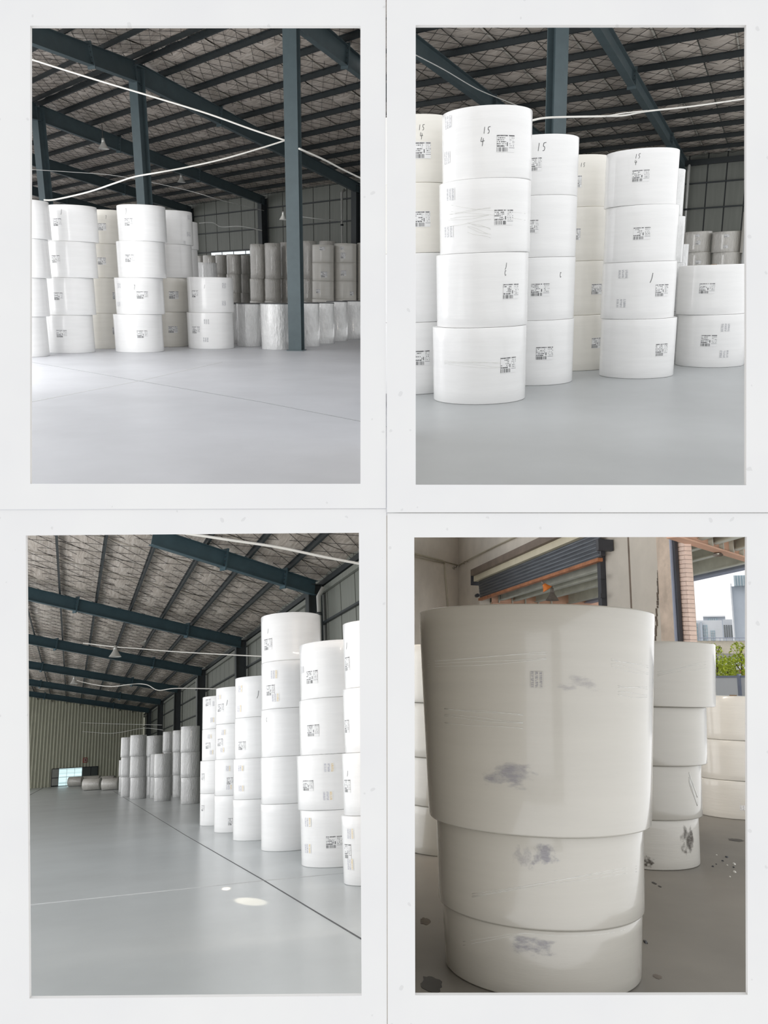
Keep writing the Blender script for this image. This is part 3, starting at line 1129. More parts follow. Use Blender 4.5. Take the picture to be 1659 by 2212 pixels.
stickers('1D', [(277.5, 479.6, 17, 16), (280, 558, 19, 16), (307.6, 637.5, 24, 16), (307.6, 722, 22, 16), (257, 617, 7, 10, 'f'), (256.5, 657, 7, 9, 'f'), (273.4, 457, 6, 12, '7'), (292, 620.6, 6, 10, '7')])
stickers('1E', [(409, 470, 7, 9, 'f'), (408, 506, 8, 9, 'f'), (375.6, 637.5, 20, 16), (374, 712, 19, 14), (399, 525, 4, 9, 'f')])
stickers('1F', [(421, 635, 13, 15), (484.4, 617, 9, 11, 'f'), (484, 655, 9, 10, 'f'), (446.5, 695, 12, 10, 'f'), (423, 713, 16, 15), (445, 734, 12, 10, 'f'), (443, 619, 4, 8, '/')])
stickers('1J0', [(696, 537, 12, 7), (700, 593, 14, 12), (687, 629, 9, 8)])
stickers('1J1', [(739, 536, 8, 6), (741, 552, 10, 12), (742, 590, 12, 11), (760, 634, 8, 8)])
CG1 = 'cables of the upper left hall'
cable(R1, [(40, 118, 19), (64, 127, 19), (200, 170, 19), (340, 212, 19.2), (450, 246, 19.4), (545, 280, 19.6), (615, 303, 19.75)], 0.022, 'white cable sagging from the upper left edge to the free column, upper left view', group=CG1)
cable(R1, [(646, 321, 19.8), (700, 345, 21), (740, 366, 22), (800, 395, 23.5)], 0.024, 'white cable running right from the free column, upper left view', group=CG1)
cable(R1, [(614, 304, 19.75), (560, 321, 19.6), (480, 344, 19.4), (400, 362, 19.2), (340, 373, 19), (290, 382, 19), (250, 395, 19), (190, 415, 19), (120, 431, 19), (95, 432, 19)], 0.02, 'white cable drooping from the free column to the leftmost stack, upper left view', group=CG1)
cable(R1, [(64, 366, 30), (160, 372, 30), (260, 381, 30), (400, 410, 31), (480, 433, 32), (570, 455, 40)], 0.012, 'thin grey wire strung behind the columns, upper left view', 'pipe_white', CG1)
cable(R1, [(430, 482, 47), (460, 481, 47), (478, 490, 47), (520, 489, 46), (566, 498, 46)], 0.03, 'pale wire looping along the clad wall, upper left view', 'pipe_white', CG1)
cable(R1, [(650, 468, 38), (690, 473, 38), (740, 477, 40)], 0.02, 'pale wire from the column lamp towards the right edge, upper left view', 'pipe_white', CG1)
pendant(R1, R1.at(612, 475, 21.4), 0.22, 'small white pendant lamp left of the free column, upper left view', group='lamps of the upper left hall', cord=0.12)
pendant(R1, R1.at(224, 322, 30), 0.4, 'white pendant lamp hanging below the roof between two columns, upper left view', group='lamps of the upper left hall', cord=0.5)
pendant(R1, R1.at(392, 394, 40), 0.4, 'far lamp right of the middle column, upper left view', group='lamps of the upper left hall', cord=0.4)


# ================================================================== HALL 2 (upper right)
PH2 = 'upper right view'
e1 = R2.hdir(-2100, 660)
if e1.x > 0: e1 = -e1
e2 = R2.ray(1680, 690).normalized()
def eave_point(room, px, py, z):
    q = room.ray(px, py)
    return room.C + q * ((z - HC) / q.z)
O2 = eave_point(R2, 1475, 338, 6.6)
rf2 = Roof(R2, O2, e1, e2)
CL2 = (836, 1780)
roof_slope(rf2, -9, 16, -24, 0.35, [-1.95 - 2.15 * k for k in range(11)], 1.0,
           'dark roof slope of quilted insulation on black purlins, upper right view', CL2, 0.15, 0.07)
for k, u in enumerate([-0.15, 4.46, 9.1, -4.8]):
    vs = [v for v in [-23.5 + 0.25 * i for i in range(94)] if CL2[0] <= R2.proj(rf2.P(u, v, -0.4))[0] <= CL2[1]]
    if not vs: continue
    rafter(rf2, u, vs[0], min(vs[-1], -0.15), 'dark green roof beam %s, upper right view' % ['running down to the wall column', 'crossing the upper left corner', 'hidden far behind the stacks', 'beyond the right edge'][k],
           0.42, 0.22, 'steel_green', 0.24, 'roof beams of the upper right hall', (0.35, 0.75))
inn2 = Vector((-e1.y, e1.x, 0))
if inn2.dot(-O2) < 0: inn2 = -inn2
clad_wall(R2, 'wall_right', O2, e1, -9, 17, inn2, 6.66, 0.83, [1.6, 3.1, 4.27, 5.37], 'grey clad wall with black rails right of the stacks, upper right view', phase=0.39)
q = O2 + inn2 * 0.28 + e1 * 0.05
column(R2, q, 0, 6.3, 0.34, 0.34, inn2, 'black steel wall column right of the near stacks, upper right view', 'steel_dark', None, False)
q = O2 + inn2 * 0.35 - e1 * 0.38
o = top(R2, 'drain_pipe', MB().tube([Vector((q.x, q.y, 0.02)), Vector((q.x, q.y, 6.1)), Vector((q.x, q.y, 6.3)) - inn2 * 0.2], 0.065, 10), 'pipe_white', Vector((q.x, q.y, 0)), 'white drain pipe beside the black wall column, upper right view', 'pipe')
part(o, 'pipe_clamp', MB().lathe(Vector((q.x, q.y, 4.2)), [(0.067, 0), (0.08, 0), (0.08, 0.08), (0.067, 0.08)], 12), 'steel_dark')
qg = O2 + inn2 * 0.25 + Z3 * -0.35
top(R2, 'eave_beam', MB().bar(qg - e1 * 9, qg + e1 * 16, inn2 * 0.08, Z3 * 0.12), 'steel_dark', qg - e1 * 9, 'black eave beam along the top of the clad wall, upper right view', 'beam')
pc = R2.floor(1188, 733)
for _ in range(4):
    q = Vector((pc.x, pc.y, R2.vert(pc, 170)))
    pc = pc + X3 * ((1203 - R2.proj(q)[0]) * R2.depth(q) / F)
column(R2, pc, 0, rf2.z_at(pc.x, pc.y) - 0.3, 0.34, 0.3, (e2 * 0.8 - e1 * 0.6).normalized().cross(Z3).normalized(), 'dark green steel column rising behind the second stack, upper right view')
fl2 = floor_slab(R2, [(838, 1100), (1900, 1100), (1900, 645), (838, 650)], 'floor_epoxy_mid', 'smooth grey painted concrete floor, upper right view')

G2 = 'paper rolls in the upper right hall'
T = lambda s: s + ', ' + PH2
roll_stack(R2, '2A', T('stack cut by the left edge'), [853, 697.3, 546.6, 394, 245], [890, 892, 894, 896], 168, ['roll_white', 'roll_white', 'roll_cream', 'roll_cream'], G2)
roll_stack(R2, '2B', T('nearest tallest stack'), [874.5, 708.6, 545.6, 383.8, 224.5], [1035, 1041, 1047, 1051.5], [198, 195, 194, 192], 'roll_white', G2)
roll_stack(R2, '2C', T('stack right of the tallest one'), [833.5, 693, 556, 421, 288.3], [1152, 1156, 1160, 1164], [168, 166, 166, 166], 'roll_white', G2)
roll_stack(R2, '2D', T('cream stack third from the left edge'), [801.7, 681.6, 564, 446.5, 332.5], [1241, 1242, 1243, 1244], 145, 'roll_cream', G2, 'cream')
roll_stack(R2, '2E', T('stack left of the wall column'), [818.6, 690, 565, 441, 317], [1376.5, 1378.5, 1384, 1385], [154.5, 152.5, 151, 150.5], 'roll_white', G2)
roll_stack(R2, '2F', T('slim hidden stack left of the wall column'), [783, 675.6, 569, 466, 362], [1414, 1414, 1415, 1415], 118, 'roll_film_white', G2)
roll_stack(R2, '2G', T('two-roll stack near the right edge'), [794.4, 680.4, 571.2], [1536, 1538], [140, 141.5], 'roll_white', G2)
roll_stack(R2, '2H', T('far slim stack above the two-roll stack'), [712, 648, 586, 527], 1462, 46, 'roll_film_white', G2)
roll_stack(R2, '2I', T('stack slipping out at the right edge'), [775.6, 676, 577, 470], 1670, 118, 'roll_white', G2)
GB2 = 'grey stacks at the back of the upper right hall'
for k, (a, b, y, d) in enumerate([(1418, 1477, 500, 'grey stack hidden behind the wall column'), (1477.5, 1537, 498.8, 'grey back stack left of its twin'), (1538.5, 1600.5, 498.5, 'grey back stack right of its twin'), (1603, 1664, 453, 'grey back stack cut by the right edge')]):
    roll_stack(R2, '2J%d' % k, T(d), [676, 632, 588, 544, y], (a + b) / 2, b - a - 2.5, 'roll_film' if k < 3 else 'roll_dusty', GB2, 'grey', n=48)
stickers('2A', [(913.8, 324.5, 34, 33), (913.8, 473, 32, 32), (912.5, 773, 32, 32), (912, 275, 8, 11, '15'), (911, 292, 7, 11, '4')])
stickers('2B', [(1093, 309.6, 38, 35), (1053, 281, 8, 13, '15'), (1043, 304, 9, 14, '4'), (968, 264, 15, 24, 'f'), (965.6, 341, 13, 24, 'f'), (973, 420, 18, 24, 'f'),
                (1089, 469, 40, 32), (969, 501, 20, 22, 'f'), (1104.7, 629, 33, 32), (1095, 575, 7, 14, '/'), (1093, 590, 7, 11, 'c'), (1099, 788, 33, 34)])
stickers('2C', [(1158.5, 354.6, 22, 27), (1172, 317, 9, 16, '15'), (1153.7, 488.7, 18, 27), (1167, 626, 39, 27), (1212, 594, 8, 11, 'c'), (1176.6, 763, 36, 28)])
stickers('2D', [(1251.7, 392, 9, 24), (1260, 356, 8, 8, '15'), (1249, 506, 9, 24), (1290, 624.5, 22, 22), (1289, 740.7, 20, 22)])
stickers('2E', [(1384, 379.5, 35, 24), (1379, 337, 8, 9, '15'), (1374, 350, 7, 8, '4'), (1386.7, 504, 35, 26), (1430.6, 627, 26, 26), (1346.5, 592, 21, 17, 'f'), (1342, 655, 21, 17, 'f'), (1411, 600, 8, 20, '/'), (1430, 755.6, 24, 27)])
stickers('2G', [(1527, 623, 31, 22), (1531, 736, 32, 25), (1568, 707.6, 19, 16, 'f'), (1564.7, 764.8, 19, 15, 'f')])
stickers('2J1', [(1507, 509, 8, 5), (1508.5, 524, 9, 8), (1508, 566, 11, 7)])
stickers('2J2', [(1570, 509, 10, 6), (1567.6, 533, 9, 6)])
CG2 = 'cables of the upper right hall'
cable(R2, [(1130, 266, 13), (1150, 260, 13.5), (1175, 255, 14), (1215, 253, 15), (1310, 251, 16), (1350, 249, 16.4), (1400, 240, 17), (1500, 229, 18), (1625, 211, 19)], 0.02, 'white cable running right from behind the tallest stack, upper right view', group=CG2)
cable(R2, [(1310, 251, 15.9), (1350, 244, 16.3), (1398, 239, 16.9)], 0.012, 'second short strand above the white cable, upper right view', group=CG2)
cable(R2, [(880, 111, 18), (898, 119, 18.4), (960, 151, 19.5), (1030, 192, 21), (1090, 217, 22.4), (1120, 229, 23)], 0.012, 'thin pale wire along the upper left roof beam, upper right view', 'pipe_white', CG2)

# partition between the two upper halls
def part_wall(room, px, rows, d0, d1, name, label):
    a, b = room.at(px, rows[0], d0), room.at(px, rows[1], d0)
    c, d = room.at(px, rows[1], d1), room.at(px, rows[0], d1)
    o_ = X3 * 0.04
    mm = MB(); mm.add([a, b, c, d, a + o_, b + o_, c + o_, d + o_], [(0, 1, 2, 3), (7, 6, 5, 4), (0, 4, 5, 1), (1, 5, 6, 2), (2, 6, 7, 3), (3, 7, 4, 0)])
    return top(room, name, mm, 'plaster_grey', b, label, 'wall', None, 'structure')
part_wall(R2, 843, (-120, 1098), 2.3, 8.0, 'wall_left', 'plaster partition between the two upper halls, upper right view')


# ================================================================== HALL 3 (lower left)
PH3 = 'lower left view'
g1 = R3.hdir(152, 1663)                                  # along the hall, away from the lens
if g1.y < 0: g1 = -g1
g2 = R3.ray(2450, 1833).normalized()                     # down the roof slope, to the right
O3 = eave_point(R3, 672, 1262, 6.6)
rf3 = Roof(R3, O3, g1, g2)
CL3 = (-160, 866, 1116, 3000)
pv3 = [-1.35 - 1.42 * k for k in range(11)]
roof_slope(rf3, -9.5, 63.4, -17.2, 0.2, pv3, 1.9, 'roof slope of quilted insulation running away along the hall, lower left view', CL3, 0.14, 0.06, 0.85, 'steel_dark')
for k, u in enumerate([-1.1, 10.3, 21.6, 32.5, 43.8, 54.2]):
    vb = -0.2
    while R3.proj(rf3.P(u, vb, -0.4))[0] > CL3[1]: vb -= 0.2
    va = -17
    while R3.proj(rf3.P(u, va, -0.4))[0] < CL3[0] or R3.proj(rf3.P(u, va, 0.1))[1] < CL3[2]: va += 0.2
    rafter(rf3, u, va, vb, 'teal steel roof beam, %s from the front, lower left view' % ['nearest', 'second', 'third', 'fourth', 'fifth', 'farthest'][k], 0.42, 0.2, 'steel_teal', 0.2,
           'roof beams of the lower left hall', (0.4, 0.78))
inn3 = Vector((-g1.y, g1.x, 0))
if inn3.x > 0: inn3 = -inn3
E3 = rf3.P(0, 0.1)
clad_wall(R3, 'wall_right', E3, g1, -6.4, 63.2, inn3, E3.z + 0.08, 1.25, [1.4, 2.8, 4.1, 5.2], 'grey clad side wall with dark rails behind the white stacks, lower left view')
for k, u in enumerate([-1.1, 10.3, 21.6, 32.5, 43.8, 54.2]):
    q = E3 + g1 * u + inn3 * 0.32
    column(R3, q, 0, E3.z - 0.25, 0.36, 0.4, inn3, 'dark wall column under the %s roof beam, lower left view' % ['nearest', 'second', 'third', 'fourth', 'fifth', 'farthest'][k], 'steel_dark', 'wall columns of the lower left hall', False)
for k, u in enumerate([-0.35, 22.4]):
    q = E3 + g1 * u * 1.0 + inn3 * 0.42
    if k == 0: q = E3 - g1 * 1.95 + inn3 * 0.42
    o = top(R3, 'drain_pipe', MB().tube([Vector((q.x, q.y, 0.02)), Vector((q.x, q.y, E3.z - 0.75)), Vector((q.x, q.y, E3.z - 0.5)) - inn3 * 0.15], 0.07 if k == 0 else 0.09, 10), 'pipe_white', Vector((q.x, q.y, 0)),
            ['white drain pipe behind the tallest stack, lower left view', 'white drain pipe beside the sixth white stack, lower left view'][k], 'pipe', 'drain pipes of the lower left hall')
    part(o, 'pipe_clamp', MB().lathe(Vector((q.x, q.y, E3.z - 1.3)), [(0.07, 0), (0.1, 0), (0.1, 0.08), (0.07, 0.08)], 12), 'steel_dark')
for k, (zz, io) in enumerate(((-0.42, 0.06), (-0.2, 0.06))):
    qg = E3 + inn3 * io + Z3 * zz
    top(R3, ['eave_gutter', 'eave_beam'][k], MB().bar(qg - g1 * 6.2, qg + g1 * 63, inn3 * 0.045, Z3 * 0.08), ['cladding_grey', 'steel_dark'][k], qg - g1 * 6.2,
        ['grey eave gutter running along the side wall, lower left view', 'dark eave beam above the gutter of the side wall, lower left view'][k], ['gutter', 'beam'][k])
# far gable wall with ribbed cladding
gh = Vector((g2.x, g2.y, 0)).normalized()
W0 = rf3.P(63.3, 0.1); W0.z = 0
wn = Vector((-gh.y, gh.x, 0))
if wn.y > 0: wn = -wn
mb = MB()
s = -26.0
pts = []
while s < 0.05:
    for (ds, dp) in ((0, 0), (0.14, 0), (0.18, 0.05), (0.26, 0.05), (0.30, 0)):
        q = W0 + gh * (s + ds) + wn * dp
        pts.append(q)
    s += 0.32
vs = []
for q in pts:
    zt = rf3.z_at(q.x, q.y)
    vs += [Vector((q.x, q.y, -0.05)), Vector((q.x, q.y, zt + 0.05))]
fs = [(2 * i, 2 * i + 2, 2 * i + 3, 2 * i + 1) for i in range(len(pts) - 1)]
mb.add(vs, fs)
wf = top(R3, 'wall_back', mb, 'cladding_olive', pts[0], 'olive ribbed cladding gable wall at the far end, lower left view', 'wall', None, 'structure')
md = wf.modifiers.new('thickness', 'SOLIDIFY'); md.thickness = 0.05; md.offset = -1


def onwall3(px, py, off=0.1):
    return R3.plane(px, py, W0 + wn * off, wn)


def wall_rect(x0, y0, x1, y1, off):
    a = onwall3(x0, y1, off); b = onwall3(x1, y1, off)
    za = onwall3((x0 + x1) / 2, y1, off).z; zb = onwall3((x0 + x1) / 2, y0, off).z
    c = (a + b) / 2
    c.z = (za + zb) / 2
    return c, gh * ((b - a).dot(gh) / 2), max(0.02, (zb - za) / 2)


c, hx, hz = wall_rect(111, 1658, 211, 1682, 0.1)
dz0 = c.z - hz; dz1 = c.z + hz
def panel(name, parent, x0, x1, z0, z1, off, mat, th=0.03, lab=None):
    a = onwall3(x0, 1680, off); b = onwall3(x1, 1680, off)
    cc = (a + b) / 2; cc.z = (z0 + z1) / 2
    m = MB().box(cc, gh * ((b - a).dot(gh) / 2), wn * th, Z3 * ((z1 - z0) / 2))
    m.uv = {0: (0, 0), 1: (1, 0), 2: (1, 0), 3: (0, 0), 4: (0, 1), 5: (1, 1), 6: (1, 1), 7: (0, 1)}
    if parent is None:
        return top(R3, name, m, mat, Vector((a.x, a.y, z0)), lab[0], lab[1], None, 'structure')
    return part(parent, name, m, mat)
H3 = max(1.6, dz1)
win = panel('window_2', None, 111, 211, 0.02, H3, 0.08, 'frame_black', 0.03, ('band of door and windows in the far olive wall, lower left view', 'window'))
for (a, b) in ((112.5, 125.5),):
    panel('door_panel', win, a, b, 0.1, H3 * 0.46, 0.13, 'lamp_metal', 0.02)
    panel('door_panel', win, a, b, H3 * 0.5, H3 - 0.06, 0.13, 'lamp_metal', 0.02)
for (a, b) in ((127, 143), (144, 160), (161, 176)):
    panel('lit_pane', win, a, b, 0.05, H3 - 0.05, 0.13, 'lit_window', 0.02)
for (a, b) in ((177.5, 194.5), (196, 209.5)):
    panel('dark_pane', win, a, b, 0.7, H3 - 0.06, 0.13, 'window_grey', 0.02)
panel('sill_panel', win, 177, 211, 0.02, 0.66, 0.14, 'cladding_olive', 0.03)
q = onwall3(184, 1642, 0.14)
sg = top(R3, 'wall_sign', MB().box(q, gh * 0.2, wn * 0.02, Z3 * 0.22), 'sign_red', q, 'small red and white sign above the far window band, lower left view', 'sign')
part(sg, 'sign_face', MB().box(q + wn * 0.025, gh * 0.14, wn * 0.006, Z3 * 0.16), 'pipe_white')
part(sg, 'sign_dot', MB().lathe(q + wn * 0.03, [(0, 0.008), (0.08, 0.008), (0.08, 0)], 16, wn), 'sign_red')
q = R3.floor(63, 1698)
bd = top(R3, 'white_board', MB().box(q + Z3 * 0.65, gh * 0.45, wn * 0.04, Z3 * 0.65), 'pipe_white', q, 'white board leaning at the left edge by the far wall, lower left view', 'board')
part(bd, 'board_edge', MB().box(q + Z3 * 1.31, gh * 0.46, wn * 0.045, Z3 * 0.02), 'cladding_grey')
fl3 = floor_slab(R3, [(-260, 2210), (868, 2210), (868, 1725), (312, 1683), (-330, 1700)], 'floor_epoxy_dark', 'glossy grey painted concrete floor with joints, lower left view')
joint(R3, fl3, [(245, 1709), (400, 1804), (570, 1902), (689, 1974), (840, 2064)], 0.018, 'joint_dark')
joint(R3, fl3, [(20, 1959), (62, 1955), (400, 1920), (570, 1902), (640, 1896), (742, 1886)], 0.04, 'joint_light')
joint(R3, fl3, [(30, 1736), (58, 1721), (110, 1693)], 0.06, 'joint_dark')

G3 = 'paper rolls in the lower left hall'
T = lambda s: s + ', ' + PH3
roll_stack(R3, '3A', T('stack cut by the right edge'), [1914, 1762, 1625, 1484, 1340], [798, 799, 801, 801], [116, 116, 116, 116], 'roll_white', G3)
roll_stack(R3, '3B', T('second stack from the right edge'), [1874, 1749, 1628, 1506, 1383], [732, 726, 732, 733], [163, 166, 168, 168], 'roll_white', G3)
roll_stack(R3, '3C', T('tallest stack below the drain pipe'), [1838.5, 1736, 1633, 1529, 1426, 1323], [628, 628, 628.5, 629, 629], [127, 127, 127, 127, 128], 'roll_white', G3)
roll_stack(R3, '3D', T('stack left of the tallest one'), [1815.6, 1726, 1637, 1548, 1459.5], [561, 562, 565, 566], 114, 'roll_white', G3)
roll_stack(R3, '3E', T('second stack left of the tallest'), [1798, 1717.5, 1639, 1562, 1482.4], [513, 514, 516.5, 517], 99, 'roll_white', G3)
roll_stack(R3, '3F', T('third stack left of the tallest'), [1783, 1713, 1641.5, 1573, 1502], [477.5, 478, 482, 483], 89, 'roll_white', G3)
G3f = 'film-wrapped stacks far back in the lower left hall'
far = [('rightmost far stack', 411, 40, [1736.8, 1679, 1624, 1568]), ('second far stack from the right', 407, 33, [1727, 1676, 1624, 1572]), ('third far stack from the right', 388, 30, [1722, 1674, 1624, 1577]),
       ('fourth far stack from the right', 366, 28, [1718, 1672, 1624, 1580]), ('front two-roll far stack', 351, 35, [1730.8, 1678.5, 1627.6]), ('two-roll far stack beside the front one', 338.5, 30, [1724, 1678, 1628]),
       ('far stack behind the front two-roll one', 334, 34, [1718, 1676, 1634, 1588.5]), ('second far stack from the left', 298.7, 34.5, [1726, 1679, 1633, 1587]), ('leftmost tall far stack', 276, 29, [1721, 1678, 1635, 1592]),
       ('shorter far stack at the left end', 266, 18, [1712, 1677, 1641.5])]
for k, (d, cx, w, ys) in enumerate(far):
    roll_stack(R3, '3U%d' % k, T(d), ys, cx, w, 'roll_film_grey', G3f, 'shiny', n=40)


def lying_roll(px0, px1, ytop, ybot, label, k):
    P = R3.floor((px0 + px1) / 2, ybot)
    dp = R3.depth(P)
    L = (px1 - px0) / F * dp
    r = (ybot - ytop) / F * dp / 2
    ax = X3
    b = P + Z3 * (r + 0.002) - ax * (L / 2) + Y3 * r
    prof = [(0.05, 0.04), (0.05, 0), (r - 0.03, 0), (r, 0.03), (r, L / 2), (r, L - 0.03), (r - 0.03, L), (0.05, L), (0.05, L - 0.04)]
    o = top(R3, 'paper_roll', MB().lathe(b, prof, 40, ax), 'roll_film', Vector((b.x, b.y, 0)), label, 'paper roll', 'rolls lying on their sides in the lower left hall')
    smooth_edges(o, 50)
    part(o, 'core_tube', MB().lathe(b, [(0.04, -0.01), (0.05, -0.01), (0.05, 0.05), (0.04, 0.05)], 16, ax), 'core_card')


for k, (a, b, c_, d, l) in enumerate([(175.5, 213, 1682.5, 1708, 'grey paper roll lying on its side, front middle of the group, lower left view'), (217, 252, 1682, 1707.5, 'grey paper roll lying on its side, front right of the group, lower left view'),
                                   (144, 174, 1679, 1699.5, 'grey paper roll lying on its side before the lit window, lower left view'), (174, 212, 1677, 1697, 'grey paper roll lying on its side in the second row, middle, lower left view'),
                                   (214, 244, 1677, 1695, 'grey paper roll lying on its side in the second row, right, lower left view')]):
    lying_roll(a, b, c_, d, l, k)
stickers('3C', [(578.4, 1392, 17, 25), (592, 1457, 15, 17, 'y'), (583.7, 1491, 18, 23), (595, 1507, 16, 16, 'y'), (580, 1363, 7, 10, '/'), (577, 1555, 6, 9, 'c')])
stickers('3B', [(673, 1462.6, 25, 28), (675.6, 1578, 26, 25), (711, 1658, 23, 17, 'y'), (664.7, 1697, 23, 22), (708.6, 1719, 22, 17, 'y'), (665, 1776, 14, 18, 'y'), (721.9, 1819, 35, 25), (664.7, 1833, 14, 18, 'y'), (653, 1447, 6, 14, 'f')])
stickers('3A', [(750, 1434, 10, 30), (749, 1569, 9, 28), (750, 1698, 13, 27), (757, 1801, 14, 20, 'y'), (751, 1839, 14, 30), (757, 1867, 13, 22, 'y'), (752, 1671, 8, 12, '/'), (750, 1395, 5, 14, '/')])
stickers('3D', [(519, 1488, 9, 15, 'y'), (517, 1531, 9, 14, 'y'), (522, 1611, 15, 18), (520, 1659.6, 12, 12, 'y'), (521, 1703, 12, 12, 'y'), (560, 1500, 8, 16, '/')])
stickers('3E', [(473, 1506, 8, 10, 'y'), (476, 1529, 13, 17), (482.5, 1582, 10, 11, 'y'), (475, 1604, 11, 16), (480, 1620, 9, 10, 'y'), (493, 1660, 10, 11, 'y'), (496.4, 1687, 13, 15), (495, 1700.6, 13, 9, 'y'), (499, 1775, 12, 15), (492, 1518, 7, 12, '/')])
stickers('3F', [(449, 1518, 11, 15), (458.6, 1555, 9, 10, 'y'), (453, 1591, 9, 9, 'y'), (449, 1611, 10, 13), (457, 1625, 8, 9, 'y'), (438, 1678, 6, 14), (438, 1746, 6, 12), (461, 1520, 4, 10, 'f')])
CG3 = 'cables of the lower left hall'
cable(R3, [(380, 1150, 16.5), (420, 1155, 16.5), (500, 1167, 16.6), (600, 1182, 16.8), (700, 1203, 17), (800, 1222, 17.2)], 0.03, 'thick white cable across the top right corner, lower left view', group=CG3)
cable(R3, [(180, 1389, 36), (248, 1397, 34), (300, 1401, 33), (370, 1407, 32), (470, 1413, 30), (572, 1418, 28)], 0.024, 'white cable from the large lamp to the tallest stack, lower left view', group=CG3)
cable(R3, [(166, 1470, 44), (200, 1478, 44), (240, 1483, 43), (275, 1479, 42), (300, 1477, 42), (320, 1480, 41), (342, 1491, 40), (380, 1487, 38), (470, 1488, 34)], 0.024, 'wavy white cable from the smaller lamp to the side wall, lower left view', group=CG3)
cable(R3, [(178, 1580, 70), (230, 1584, 68), (260, 1582, 66), (310, 1573, 62), (352, 1577, 58)], 0.02, 'thin wire hanging before the far olive wall, lower left view', 'pipe_white', CG3)
cable(R3, [(175, 1561, 70), (260, 1564, 66), (350, 1566, 58)], 0.018, 'straight thin wire high before the far wall, lower left view', 'pipe_white', CG3)
pendant(R3, R3.at(248.5, 1419, 33), 0.5, 'large white pendant lamp under the roof beams, lower left view', group='lamps of the lower left hall', cord=0.0)
pendant(R3, R3.at(159.5, 1477, 44), 0.42, 'smaller white pendant lamp farther back, lower left view', group='lamps of the lower left hall', cord=0.0)
pendant(R3, R3.at(307, 1392, 36), 0.28, 'tilted white lamp right of the large one, lower left view', tilt=Vector((0.7, 0, 0.7)), group='lamps of the lower left hall', cord=0.0)


# ================================================================== HALL 4 (lower right)
PH4 = 'lower right view'
w1 = R4.hdir(515, 1480)
if w1.y < 0: w1 = -w1                                     # along the door wall, away to the left
Pw = R4.floor(1400, 1700)
wn4 = Vector((-w1.y, w1.x, 0))
if wn4.dot(Pw) > 0: wn4 = -wn4                            # towards the lens
OUT = -wn4


def w4(px, py=1400, off=0.0):
    return R4.plane(px, py, Pw + wn4 * off, wn4)


def zrow(px, py, off=0.0):
    return w4(px, py, off).z


def wall_piece(x0, x1, zb, zt, off=0.0, th=0.3):
    """upright slab between picture columns; zb/zt are (row at x0, row at x1) or heights"""
    A = w4(x0, 1350, off); B = w4(x1, 1350, off)
    def zz(v, k, px):
        if isinstance(v, tuple):
            return zrow(px, v[k], off)
        return v
    v = []
    for z in (zb, zt):
        for (Q, k, px) in ((A, 0, x0), (B, 1, x1)):
            v.append((Vector((Q.x, Q.y, zz(z, k, px)))))
    a, b, c, d = v[0], v[1], v[3], v[2]
    o = OUT * th
    mb = MB()
    mb.add([a, b, c, d, a + o, b + o, c + o, d + o], [(0, 1, 2, 3), (7, 6, 5, 4), (0, 4, 5, 1), (1, 5, 6, 2), (2, 6, 7, 3), (3, 7, 4, 0)])
    return mb, v[0]


def level_bar(px0, px1, y0, y1, xr, off, th):
    """bar along the wall from column px0 to px1; rows y0 (top) and y1 (bottom) are read at column xr"""
    z1 = zrow(xr, y0, off); z0 = zrow(xr, y1, off)
    A = w4(px0, 1300, off); B = w4(px1, 1300, off)
    A = Vector((A.x, A.y, (z0 + z1) / 2)); B = Vector((B.x, B.y, (z0 + z1) / 2))
    return MB().bar(A, B, wn4 * th, Z3 * ((z1 - z0) / 2)), A, (z1 - z0)


TOPROW = 1116
mb, b = wall_piece(988, 1036, 0.0, (TOPROW, TOPROW))
wb4 = top(R4, 'wall_back', mb, 'plaster', b, 'stained cream plaster door wall with two openings, lower right view', 'wall', None, 'structure')
part(wb4, 'lintel', wall_piece(1036, 1302, (1238, 1148), (TOPROW, TOPROW))[0], 'plaster')
part(wb4, 'pier', wall_piece(1302, 1428, 0.0, (TOPROW, TOPROW))[0], 'plaster_grey')
part(wb4, 'peeling_pilaster', wall_piece(1427, 1457, 0.0, (TOPROW, TOPROW), 0.03, 0.36)[0], 'plaster_peel')
part(wb4, 'expansion_joint', wall_piece(1363.5, 1366.5, 0.0, (TOPROW, TOPROW), 0.006, 0.02)[0], 'shutter_brown')
jm = MB()
for k in range(26):
    y = 1165 + k * 8.6
    x = 1426 - (y - 1160) * 0.045
    q = w4(x + random.uniform(-1.2, 1.2), y, 0.012)
    jm.box(q, w1 * random.uniform(0.006, 0.016), wn4 * 0.012, Z3 * random.uniform(0.015, 0.05))
part(wb4, 'plaster_flake', jm, 'grime', 'stuff')
# left wall from the corner towards the lens
Cn = w4(990, 1350); Cn.z = 0
l1 = -R4.hdir(1935, 1480)
ln = Vector((-l1.y, l1.x, 0))
if ln.dot(-Cn) < 0: ln = -ln
q = Cn.copy(); Lw = 0.0
while R4.proj(Cn + l1 * Lw + Z3 * 2)[0] > 856 and Lw < 12: Lw += 0.05
A = Cn; B = Cn + l1 * Lw
zA = R4.vert(A, TOPROW); zB = R4.vert(B, TOPROW)
m = MB()
oo = -ln * 0.25
m.add([A, B, B + Z3 * zB, A + Z3 * zA, A + oo, B + oo, B + Z3 * zB + oo, A + Z3 * zA + oo], [(3, 2, 1, 0), (4, 5, 6, 7), (1, 5, 4, 0), (2, 6, 5, 1), (3, 7, 6, 2), (0, 4, 7, 3)])
wl4 = top(R4, 'wall_left', m, 'plaster', A, 'stained cream plaster side wall with conduits, lower right view', 'wall', None, 'structure')
L4 = lambda px, py: R4.plane(px, py, Cn + ln * 0.03, ln)
W4 = lambda px, py: w4(px, py, 0.04)
CN = 'conduits of the lower right hall'
